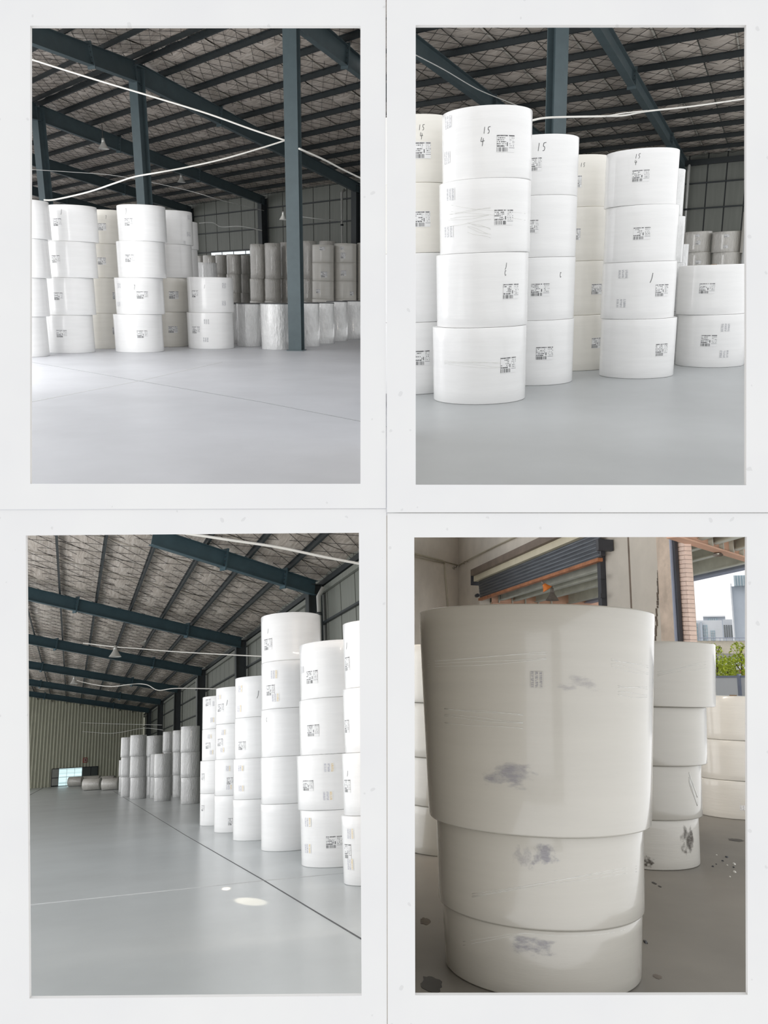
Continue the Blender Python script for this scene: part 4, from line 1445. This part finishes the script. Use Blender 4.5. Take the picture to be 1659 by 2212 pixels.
def pipe(pts, r, label, mat='pipe_beige'):
    top(R4, 'wall_conduit', MB().tube(pts, r, 8), mat, pts[0], label, 'conduit', CN)
pipe([L4(880, 1191), L4(955, 1211), L4(960.5, 1215), L4(961.5, 1240), L4(966, 1290), L4(969, 1330)], 0.022, 'cream conduit bending down the left wall, lower right view')
pipe([L4(880, 1193.5), L4(915, 1201), L4(988, 1221)], 0.02, 'upper horizontal conduit reaching the wall corner, lower right view')
pipe([L4(880, 1198), L4(915, 1207), L4(960, 1217)], 0.016, 'lower horizontal conduit on the left wall, lower right view')
pipe([W4(993, 1220.5), W4(1030, 1200), W4(1075, 1177.5), W4(1118, 1158), W4(1150, 1141)], 0.022, 'conduit climbing right from the wall corner, lower right view')
for k, (x0, y0, x1, y1, r) in enumerate([(991, 1222, 1010, 1212, 7), (990, 1222, 978, 1228, 6)]):
    pts = []
    for i in range(9):
        a = i * 1.9 + k
        pts.append((W4 if k == 0 else L4)(x0 + (x1 - x0) * i / 8 + 2.2 * math.sin(a), y0 + (y1 - y0) * i / 8 + 3.0 * math.cos(a * 1.3)))
    top(R4, 'loose_wire', MB().tube(pts, 0.006, 5), 'wire_dark', pts[0], ['tangle of loose black wire at the wall corner, right side, lower right view', 'loose black wire end left of the wall corner, lower right view'][k], 'wire')
def ray_slab(pa, pb, d0, d1, nrm, name, label, mat):
    a, b, c, d = R4.at(*pa, d0), R4.at(*pb, d0), R4.at(*pb, d1), R4.at(*pa, d1)
    o_ = nrm * 0.05
    m_ = MB().add([a, b, c, d, a + o_, b + o_, c + o_, d + o_], [(0, 1, 2, 3), (7, 6, 5, 4), (0, 4, 5, 1), (1, 5, 6, 2), (2, 6, 7, 3), (3, 7, 4, 0)])
    mm = MB(); mm.add([a, b, c, d, a + o_, b + o_, c + o_, d + o_], [(0, 1, 2, 3), (7, 6, 5, 4), (0, 4, 5, 1), (1, 5, 6, 2), (2, 6, 7, 3), (3, 7, 4, 0)])
    return top(R4, name, mm, mat, a, label, 'wall' if 'wall' in name else 'ceiling', None, 'structure')
ray_slab((872, 1112), (1720, 1112), 2.3, 9.0, Z3 * 0.1, 'ceiling', 'unseen sloping slab added to dim the big rolls, lower right view', 'plaster_grey')  # unseen slab added overhead to keep light off the foreground stack
ray_slab((866, 1114), (866, 2240), 2.3, 7.0, -X3, 'wall_left', 'unseen partition added left of the big rolls to dim them, lower right view', 'plaster_grey')  # unseen side slab, added to darken the foreground stack
# roller shutter, pulled up
Pm, A, hh = level_bar(1029, 1306, 1231, 1244, 1030, 0.19, 0.16)
sh = top(R4, 'roller_shutter', Pm, 'shutter_brown', A, 'half-rolled grey metal roller shutter above the left doorway, lower right view', 'shutter')
part(sh, 'head_beam', level_bar(1031, 1306, 1245.5, 1257, 1030, 0.16, 0.10)[0], 'shutter_cream')
for k in range(6):
    y0 = 1258 + k * 6.1
    mbk, A2, h2 = level_bar(1036 + k * 0.5, 1300, y0, y0 + 5.6, 1030, 0.13, 0.03)
    part(sh, 'slat', mbk, 'shutter_blue')
    c0 = (mbk.v[0] + mbk.v[1] + mbk.v[2] + mbk.v[3] + mbk.v[4] + mbk.v[5] + mbk.v[6] + mbk.v[7]) / 8
    r_ = MB(); half = w1 * (abs((mbk.v[1] - mbk.v[0]).dot(w1)) / 2 or 1)
    Aa = w4(1036 + k * 0.5, 1300, 0.16); Bb = w4(1300, 1300, 0.16)
    Aa.z = Bb.z = A2.z
    r_.tube([Aa, Bb], h2 * 0.36, 10)
    part(sh, 'slat_bulge', r_, 'shutter_blue')
part(sh, 'bottom_bar', level_bar(1037, 1300, 1295, 1300, 1030, 0.13, 0.05)[0], 'rust')
br = w4(1030, 1250, 0.2)
bk = part(sh, 'end_bracket', MB().box(w4(1028, 1252, 0.16), w1 * 0.03, wn4 * 0.14, Z3 * 0.16), 'frame_black')
part(sh, 'end_bracket', MB().box(w4(1306, 1178, 0.16), w1 * 0.05, wn4 * 0.14, Z3 * 0.1), 'frame_black')
rl = MB(); A = w4(1029, 1287, 0.16); rl.tube([A, A - w1 * 0.14], 0.05, 12)
part(sh, 'roller_end', rl, 'frame_black')
rail, b = wall_piece(1294.5, 1302, 0.0, (1165, 1161), 0.1, 0.1)
gr = top(R4, 'shutter_guide', rail, 'frame_black', b, 'dark steel guide rail right of the shuttered doorway, lower right view', 'rail')
part(gr, 'rail_lip', wall_piece(1301, 1306, 0.0, (1165, 1162), 0.06, 0.05)[0], 'plaster_grey')
for k, y in enumerate((1196, 1246, 1287)):
    part(gr, 'hinge', MB().box(w4(1301, y, 0.14), w1 * 0.03, wn4 * 0.04, Z3 * 0.04), 'frame_black')
jmb, b = wall_piece(1457, 1467, 0.0, (TOPROW, TOPROW), 0.02, 0.05)
dj = top(R4, 'trim_1', jmb, 'frame_black', b, 'dark steel jamb of the right doorway, lower right view', 'door jamb', None, 'structure')
part(dj, 'jamb_edge', wall_piece(1455.5, 1458, 0.0, (TOPROW, TOPROW), 0.05, 0.1)[0], 'canopy_fascia')
# brick pier just outside the right doorway
bo = -0.05
A = w4(1465, 1330, bo); B = w4(1488, 1330, bo)
bw = (B - A).length; bd = (B - A).normalized()
A = Vector((A.x, A.y, 0))
zt = R4.vert(A, TOPROW + 4)
pr = top(R4, 'brick_pier', MB().box(A + bd * bw / 2 + Z3 * zt / 2 + OUT * 0.06, bd * (bw / 2 - 0.006), wn4 * 0.045, Z3 * zt / 2), 'mortar', A, 'pale pink brick pier outside the right doorway, lower right view', 'pier')
rows = int(zt / 0.065)
bz = zt / rows
for i in range(rows):
    cuts = [0.0, 0.62, 1.0] if i % 2 else [0.0, 0.3, 0.92, 1.0]
    for a, c in zip(cuts[:-1], cuts[1:]):
        part(pr, 'brick', MB().box(A + bd * (bw * (a + c) / 2) + Z3 * ((i + 0.5) * bz) + OUT * 0.055, bd * (bw * (c - a) / 2 - 0.004), wn4 * 0.055, Z3 * (bz / 2 - 0.005)), 'brick_pink')
# canopy outside
Hc = 3.9
fz = lambda px, py, dz=0.0: R4.floor(px, py, Hc + dz)
F0 = fz(1486, 1243)
tA = -9.0; tB = 22.0
CANO = 'canopy beams outside the lower right hall'
fa = top(R4, 'canopy_fascia', MB().bar(F0 + w1 * tA, F0 + w1 * tB, OUT * 0.06, Z3 * 0.11), 'canopy_fascia', F0 + w1 * tA, 'blue grey edge beam of the outdoor canopy, lower right view', 'beam', CANO)
part(fa, 'beam_lip', MB().bar(F0 + w1 * tA - Z3 * 0.115, F0 + w1 * tB - Z3 * 0.115, OUT * 0.11, Z3 * 0.012), 'canopy_fascia')
for k, (px, py) in enumerate([(1490, 1226), (1490, 1194), (1492, 1168), (1495, 1148)]):
    q = fz(px, py)
    o = top(R4, 'canopy_beam', MB().bar(q + w1 * tA, q + w1 * tB, OUT * 0.01, Z3 * 0.16), 'canopy_beam', q + w1 * tA,
            'grey green canopy purlin, %s the outer edge, lower right view' % ['nearest', 'second from', 'third from', 'farthest from'][k], 'beam', CANO)
    part(o, 'beam_flange', MB().bar(q + w1 * tA - Z3 * 0.16, q + w1 * tB - Z3 * 0.16, OUT * 0.06, Z3 * 0.01), 'canopy_beam')
q0 = fz(1490, 1222, 0.2); q1 = fz(1497, 1130, 0.2)
wd = (q1 - q0).dot(wn4)
cs = top(R4, 'canopy_sheet', MB().box(q0 + w1 * ((tA + tB) / 2) + wn4 * wd / 2 + Z3 * 0.06, w1 * ((tB - tA) / 2), wn4 * (wd / 2), Z3 * 0.015), 'canopy_sheet', q0 + w1 * tA, 'cream corrugated canopy roof outside the doorways, lower right view', 'canopy roof')
rb = MB(); n = 70
for k in range(n):
    c = q0 + w1 * (tA + (tB - tA) * (k + 0.5) / n) + wn4 * wd / 2 + Z3 * 0.03
    rb.box(c, w1 * 0.06, wn4 * (wd / 2), Z3 * 0.025)
part(cs, 'sheet_rib', rb, 'canopy_sheet', 'stuff')
def cross_beam(p, r, lab, ext=1.0):
    a = fz(*p, -0.05); b = fz(*r, -0.05)
    d = (b - a).normalized(); s = d.cross(Z3)
    o = top(R4, 'canopy_rafter', MB().bar(a - d * ext, b + d * 1.5, s * 0.01, Z3 * 0.2), 'canopy_pink', a, lab, 'beam', CANO)
    part(o, 'beam_flange', MB().bar(a - d * ext - Z3 * 0.2, b + d * 1.5 - Z3 * 0.2, s * 0.09, Z3 * 0.012), 'canopy_pink')
    for k in range(5):
        c = a.lerp(b, (k + 0.5) / 5)
        part(o, 'stiffener', MB().box(c, d * 0.012, s * 0.08, Z3 * 0.19), 'canopy_beam')
cross_beam((1062, 1287), (1203, 1294), 'pink steel canopy rafter beyond the shuttered doorway, lower right view', 0.0)
cross_beam((1516, 1152), (1625, 1188), 'pink steel canopy rafter at the top right corner, lower right view')
LG4 = 'lamps under the canopy of the lower right hall'
pendant(R4, R4.at(1183, 1273, 16.5), 0.22, 'rusty orange lamp tilted under the shutter, lower right view', 'lamp_rust', Vector((-0.55, 0.1, 0.8)), LG4, 0.0)
pendant(R4, R4.at(1193, 1297, 18), 0.3, 'grey bell lamp hanging beyond the shutter, lower right view', 'lamp_grey', None, LG4, 0.12)
pendant(R4, R4.at(1551, 1199, 12.5), 0.15, 'small grey lamp on wire at the top right, lower right view', 'lamp_grey', Vector((0.1, 0.2, 1)), LG4, 0.25)
# yard outside: fence, trees, bridge, buildings
q = R4.floor(1400, 1542)
fd = w1
fA = R4.at(1500, 1478, 26); fA.z = 0
fn = top(R4, 'site_fence', MB().box(fA + Z3 * 0.95 - w1 * 4, w1 * 9, wn4 * 0.02, Z3 * 0.95), 'fence_white', fA - w1 * 13, 'white panel fence in the yard beyond the doorway, lower right view', 'fence')
for k in range(9):
    c = fA - w1 * (13 - 2.1 * k) + wn4 * 0.04
    part(fn, 'fence_post', MB().box(c + Z3 * 1.0, w1 * 0.05, wn4 * 0.04, Z3 * 1.0), 'canopy_fascia')
part(fn, 'fence_rail', MB().box(fA + Z3 * 1.92 - w1 * 4, w1 * 9, wn4 * 0.04, Z3 * 0.03), 'canopy_fascia')


def tree(px, py0, d, hgt, wid, label, seed):
    rnd = random.Random(seed)
    P = R4.at(px, 1485, d); P.z = 0
    zc = R4.vert(P, py0)
    tp = [P, P + Vector((0.05, 0, zc * 0.45)), P + Vector((0.12, 0.05, zc * 0.8))]
    o = top(R4, 'young_tree', MB().tube(tp, [0.09, 0.07, 0.03], 7), 'bark', P, label, 'tree', 'young trees in the yard')
    for k in range(5):
        a = k * 1.26 + rnd.random()
        s = P + Z3 * (zc * (0.45 + 0.09 * k))
        part(o, 'branch', MB().tube([s, s + Vector((math.cos(a) * wid * 0.5, math.sin(a) * wid * 0.5, hgt * 0.22))], [0.035, 0.012], 5), 'bark')
    mb = MB()
    for k in range(900):
        while True:
            v = Vector((rnd.uniform(-1, 1), rnd.uniform(-1, 1), rnd.uniform(-1, 1)))
            if 0.25 < v.length < 1 and math.sin(v.x * 7 + seed) + math.sin(v.z * 9) + math.cos(v.y * 6) > -0.7: break
        c = P + Vector((v.x * wid, v.y * wid, zc - hgt / 2 + v.z * hgt / 2))
        a = Vector((rnd.uniform(-1, 1), rnd.uniform(-1, 1), rnd.uniform(-1, 1))).normalized()
        b = a.cross(Vector((rnd.uniform(-1, 1), rnd.uniform(-1, 1), 1))).normalized()
        l = rnd.uniform(0.06, 0.11)
        mb.add([c - a * l, c - b * l * 0.5, c + a * l, c + b * l * 0.5], [(0, 1, 2, 3)])
    part(o, 'foliage', mb, 'leaf_green', 'stuff')


tree(1549, 1388, 42, 2.7, 0.62, 'light green young tree left of its twin beyond the fence, lower right view', 3)
tree(1602, 1386, 42, 2.4, 0.66, 'light green young tree cut by the right edge, lower right view', 8)
tree(1572, 1420, 46, 1.6, 0.55, 'low light green shrub between the two young trees, lower right view', 5)


def far_box(px0, px1, py_t, d, dep, mat, name, label, cat, zb=0.0):
    mid = R4.at((px0 + px1) / 2, 1480, d)
    ay = Vector((mid.x, mid.y, 0)).normalized()
    A = R4.plane(px0, 1480, mid, ay); B = R4.plane(px1, 1480, mid, ay)
    A.z = B.z = 0
    ax = (B - A).normalized()
    zt = R4.vert((A + B) / 2, py_t)
    L = (B - A).length
    zb_ = zb if not isinstance(zb, tuple) else R4.vert((A + B) / 2, zb[0])
    o = top(R4, name, MB().box((A + B) / 2 + ay * dep / 2 + Z3 * ((zt + zb_) / 2), ax * L / 2, ay * dep / 2, Z3 * ((zt - zb_) / 2)), mat, A + Z3 * zb_, label, cat)
    def face(x0, x1, y0, y1, mat2, nm='window', out=0.15, owner=None):
        a = R4.plane(x0, 1480, A, ay); b = R4.plane(x1, 1480, A, ay)
        z0 = R4.vert(a, y1); z1 = R4.vert(a, y0)
        c = (a + b) / 2; c.z = (z0 + z1) / 2
        return part(owner or o, nm, MB().box(c - ay * out / 2, ax * ((b - a).length / 2), ay * out, Z3 * ((z1 - z0) / 2)), mat2)
    return o, face


o, f = far_box(1470, 1499, 1336, 256, 12, 'facade_pale', 'office_building', 'low blank pale building next to the brick pier, lower right view', 'building')
f(1470, 1499, 1335, 1337.5, 'facade_grey', 'parapet', 0.4)
f(1482, 1497, 1375, 1384, 'window_blue')
o, f = far_box(1501, 1569, 1340, 230, 14, 'facade_pale', 'office_building', 'pale building with tall glazed bays behind the fence, lower right view', 'building')
for (a, b, y0, y1) in ((1505, 1515, 1346, 1384), (1527, 1536, 1350, 1386), (1543, 1552, 1362, 1387)):
    w_ = f(a, b, y0, y1, 'window_blue')
    for k in range(1, 3): f(a + (b - a) * k / 3 - 0.4, a + (b - a) * k / 3 + 0.4, y0, y1, 'facade_pale', 'mullion', 0.35, w_)
    for k in range(1, 5): f(a, b, y0 + (y1 - y0) * k / 5 - 0.3, y0 + (y1 - y0) * k / 5 + 0.3, 'facade_pale', 'transom', 0.3, w_)
for (a, b) in ((1521, 1525), (1502, 1504)): f(a, b, 1344, 1388, 'facade_grey', 'fin', 1.0)
o, f = far_box(1528, 1577, 1332, 275, 14, 'facade_grey', 'office_building', 'rear pale block with wide roof windows, lower right view', 'building')
w_ = f(1539, 1559, 1336, 1349, 'window_blue')
for k in range(1, 5): f(1539 + 20 * k / 5 - 0.4, 1539 + 20 * k / 5 + 0.4, 1336, 1349, 'facade_pale', 'mullion', 0.4, w_)
f(1528, 1577, 1331, 1333.5, 'facade_pale', 'parapet', 0.6)
o, f = far_box(1571, 1592, 1338, 250, 10, 'facade_pale', 'office_building', 'pale block with dark vertical strips beside the tower, lower right view', 'building')
for k in range(4): f(1572.5 + k * 5, 1575 + k * 5, 1350, 1378, 'window_grey')
o, f = far_box(1593, 1650, 1266, 225, 14, 'facade_grey', 'tower_building', 'tall pale tower cut by the right edge, lower right view', 'building')
f(1602, 1650, 1246, 1268, 'window_blue', 'glazed_crown', 2.0)
for k in range(5): f(1604 + k * 6, 1605 + k * 6, 1246, 1268, 'facade_pale', 'mullion', 2.4)
f(1594, 1596, 1262, 1380, 'facade_pale', 'corner_pipe', 1.2)
o, f = far_box(1258, 1300, 1298, 240, 20, 'facade_pale', 'office_building', 'pale office block seen below the canopy through the shuttered doorway, lower right view', 'building')
for k in range(5): f(1262 + k * 8, 1267 + k * 8, 1302, 1330, 'window_blue')
o, f = far_box(1440, 1800, 1384, 120, 12, 'bridge_concrete', 'road_bridge', 'concrete elevated road crossing behind the trees, lower right view', 'bridge', (1412,))
f(1440, 1800, 1412, 1424, 'bridge_shade', 'girder', 0.2)
f(1440, 1800, 1378, 1379, 'canopy_fascia', 'guard_rail', 0.3)
for k in range(22): f(1450 + k * 14, 1451 + k * 14, 1378, 1385, 'canopy_fascia', 'rail_post', 0.3)
for k in range(4): f(1470 + k * 75, 1478 + k * 75, 1424, 1496, 'bridge_shade', 'bridge_pillar', 1.0)
o, f = far_box(1440, 1800, 1430, 160, 6, 'facade_pale', 'boundary_wall', 'pale low wall under the elevated road, lower right view', 'wall')
f(1576, 1590, 1444, 1470, 'bridge_shade', 'gate')
q = R4.at(1604, 1485, 70); q.z = 0
zc = R4.vert(q, 1448)
cr = top(R4, 'parked_car', MB().box(q + Z3 * (zc - 0.62), w1 * 1.3, wn4 * 0.7, Z3 * 0.3), 'car_red', q, 'small red car parked beyond the fence at the right edge, lower right view', 'car')
part(cr, 'cabin', MB().box(q + Z3 * (zc - 0.18), w1 * 0.8, wn4 * 0.6, Z3 * 0.18), 'car_red')
part(cr, 'side_window', MB().box(q + Z3 * (zc - 0.17) + wn4 * 0.6, w1 * 0.65, wn4 * 0.02, Z3 * 0.12), 'window_grey')
for s in (-0.8, 0.8):
    part(cr, 'wheel', MB().lathe(q + w1 * s + wn4 * 0.62 + Z3 * max(0.3, zc - 1.0), [(0, 0), (0.28, 0), (0.28, 0.12), (0, 0.12)], 18, wn4), 'frame_black')
fl4 = floor_slab(R4, [(868, 2235), (1860, 2235), (1860, 1560), (1300, 1560), (868, 1640)], 'floor_stained', 'stained dark grey concrete floor, lower right view')
yd = [R4.floor(1860, 1562), R4.floor(1300, 1562)]
mb = MB(); a = R4.at(1300, 1485, 300); b = R4.at(2300, 1485, 300)
a.z = b.z = -0.05
c = R4.floor(868, 1600); d_ = R4.floor(1860, 1600)
c.z = d_.z = -0.05
a2 = R4.at(900, 1485, 300); a2.z = -0.05
mb.add([c, d_, b, a2], [(0, 1, 2, 3)])
yg = top(R4, 'floor', mb, 'ground_pale', c, 'pale paved yard outside the doorways, lower right view', 'ground', None, 'structure')
md = yg.modifiers.new('thickness', 'SOLIDIFY'); md.thickness = 0.1; md.offset = -1
def stain(px, py, rx, ry, mat='stain_oil', n=22):
    P = R4.floor(px, py); rr = random.Random(int(px))
    dx = rx / F * R4.depth(P); dy = (R4.floor(px, py - ry) - R4.floor(px, py + ry)).length / 2
    pts = [P + Vector((dx * math.cos(t) * rr.uniform(0.75, 1.1), dy * math.sin(t) * rr.uniform(0.75, 1.1), 0)) for t in [2 * math.pi * k / n for k in range(n)]]
    mb = MB(); mb.add([p + Z3 * 0.002 for p in pts] + [p + Z3 * -0.01 for p in pts], [tuple(range(n))] + [(k, n + k, n + (k + 1) % n, (k + 1) % n) for k in range(n)])
    part(fl4, 'oil_stain', mb, mat)
stain(932, 2126, 23, 20); stain(918, 1990, 12, 8, 'grime'); stain(1420, 2110, 9, 5, 'grime'); stain(1395, 2035, 3, 4)
stain(1590, 1815, 16, 3); stain(1413, 1908, 4, 3); stain(1425, 1915, 3, 2)
for k, (px, py, m) in enumerate([(1548, 1847, 'debris_white'), (1561, 1860, 'frame_black'), (1570, 1852, 'frame_black'), (1547, 1867, 'frame_black'), (1540, 1872, 'frame_black'), (1586, 1867, 'debris_white'), (1571, 1869, 'debris_white'),
                              (1585, 1874, 'frame_black'), (1587, 1884, 'debris_white'), (1577, 1894, 'debris_white'), (1357, 2106, 'debris_white'), (1394, 2036, 'frame_black')]):
    P = R4.floor(px, py); s = 0.007 + 0.003 * (k % 3)
    mb = MB(); n = 6
    rr = random.Random(k)
    ring = [P + Vector((math.cos(t) * s * rr.uniform(0.6, 1.3), math.sin(t) * s * 2.2 * rr.uniform(0.6, 1.2), 0.0)) for t in [2 * math.pi * i / n for i in range(n)]]
    mb.add(ring + [p.lerp(P, 0.35) + Z3 * s * 0.8 for p in ring], [tuple(range(n - 1, -1, -1)), tuple(range(n, 2 * n))] + [(i, (i + 1) % n, n + (i + 1) % n, n + i) for i in range(n)])
    dk = m == 'frame_black'
    top(R4, 'floor_debris', mb, m, P, 'tiny %s chip littering the stained floor, lower right view' % ('black' if dk else 'white'), 'debris', '%s chips on the stained floor' % ('black' if dk else 'white'))

G4 = 'paper rolls in the lower right hall'
T = lambda s: s + ', ' + PH4
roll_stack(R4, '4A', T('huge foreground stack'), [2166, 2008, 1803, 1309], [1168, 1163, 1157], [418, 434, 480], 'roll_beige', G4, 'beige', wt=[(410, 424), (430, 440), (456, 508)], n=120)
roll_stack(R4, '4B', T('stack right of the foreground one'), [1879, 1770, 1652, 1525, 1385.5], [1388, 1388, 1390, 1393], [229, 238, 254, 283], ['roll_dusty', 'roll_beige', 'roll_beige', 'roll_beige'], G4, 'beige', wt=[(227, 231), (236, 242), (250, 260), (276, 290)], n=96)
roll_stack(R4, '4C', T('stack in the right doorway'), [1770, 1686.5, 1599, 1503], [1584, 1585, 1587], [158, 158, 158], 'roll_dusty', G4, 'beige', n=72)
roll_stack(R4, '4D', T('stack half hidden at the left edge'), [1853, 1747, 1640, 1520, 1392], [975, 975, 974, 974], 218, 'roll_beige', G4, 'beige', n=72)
r4 = lambda k, i: ROLLS[(k, i)]
patch(r4('4A', 2), 1160, 1468, 27, 34, 'faded_label', 'label_beige')
patch(r4('4A', 2), 1105, 1677, 150, 66, 'ink_smudge', 'ink_smudge', 0.004, 'smudged violet ink')
patch(r4('4A', 2), 1255, 1475, 110, 40, 'ink_smudge', 'ink_smudge_faint', 0.004)
patch(r4('4A', 1), 1176, 1850, 70, 62, 'ink_smudge', 'ink_smudge', 0.004, 'smudged violet ink')
patch(r4('4A', 1), 1130, 1850, 50, 60, 'ink_smudge', 'ink_smudge_faint', 0.005)
patch(r4('4A', 0), 1150, 2045, 110, 48, 'ink_smudge', 'ink_smudge', 0.004, 'smudged violet ink')
patch(r4('4B', 0), 1484, 1808, 36, 80, 'grime_smudge', 'grime_smudge', 0.004, 'grey grime')
patch(r4('4B', 0), 1400, 1862, 30, 30, 'grime_smudge', 'grime_smudge', 0.004, 'grey grime')
patch(r4('4C', 0), 1606, 1745, 14, 10, 'faded_label', 'label_faded')
# pale raised ridges: film wrinkles, and reflections modelled as ridges on one stack
def film_ridge_glint(rec, x0, y0, x1, y1, n, amp, r, lab=None):
    room, o, base, ra, rb, h = rec
    mb = MB()
    for j in range(n):
        pts = []
        for k in range(15):
            t = k / 14
            yy = y0 + (y1 - y0) * t + (j - n / 2) * amp * (1 + 0.8 * math.sin(j * 2.1)) + 2.0 * math.sin(t * 5 + j * 1.7)
            th, z, tt = hit(rec, x0 + (x1 - x0) * t, yy)
            rr = ra + (rb - ra) * z / h + 0.001
            pts.append(base + Vector((rr * math.cos(th), rr * math.sin(th), z)))
        mb.tube(pts, r, 4)
    part(o, 'film_wrinkle_glint', mb, 'film_clear_glint', 'stuff')
film_ridge_glint(r4('4A', 2), 905, 1438, 1180, 1420, 4, 5, 0.0012)
film_ridge_glint(r4('4A', 2), 960, 1545, 1130, 1560, 5, 6, 0.0012)
film_ridge_glint(r4('4A', 2), 1320, 1435, 1400, 1452, 4, 6, 0.0011)
film_ridge_glint(r4('4A', 2), 1335, 1495, 1398, 1500, 4, 7, 0.0011)
film_ridge_glint(r4('4A', 1), 1020, 1938, 1375, 1880, 3, 5, 0.0011)
film_ridge_glint(r4('4A', 0), 1000, 2040, 1372, 1975, 2, 6, 0.0011)
film_ridge_glint(r4('4B', 3), 1420, 1460, 1525, 1440, 3, 6, 0.0011)
film_ridge_glint(r4('4B', 1), 1488, 1680, 1506, 1735, 6, 4, 0.004)
for (x0, y0, x1, y1, n, amp) in [(968, 475, 1060, 462, 5, 5), (1010, 490, 1060, 505, 5, 4), (960, 785, 1100, 792, 4, 3), (975, 455, 1135, 475, 2, 12)]:  # reflections on the tallest upper right stack, modelled as pale ridges
    key = next((i for i in range(4) if ROLLS[('2B', i)][0].proj(ROLLS[('2B', i)][2] + Z3 * ROLLS[('2B', i)][5])[1] < y0), 3)
    film_ridge_glint(ROLLS[('2B', key)], x0, y0, x1, y1, n, amp, 0.0016)
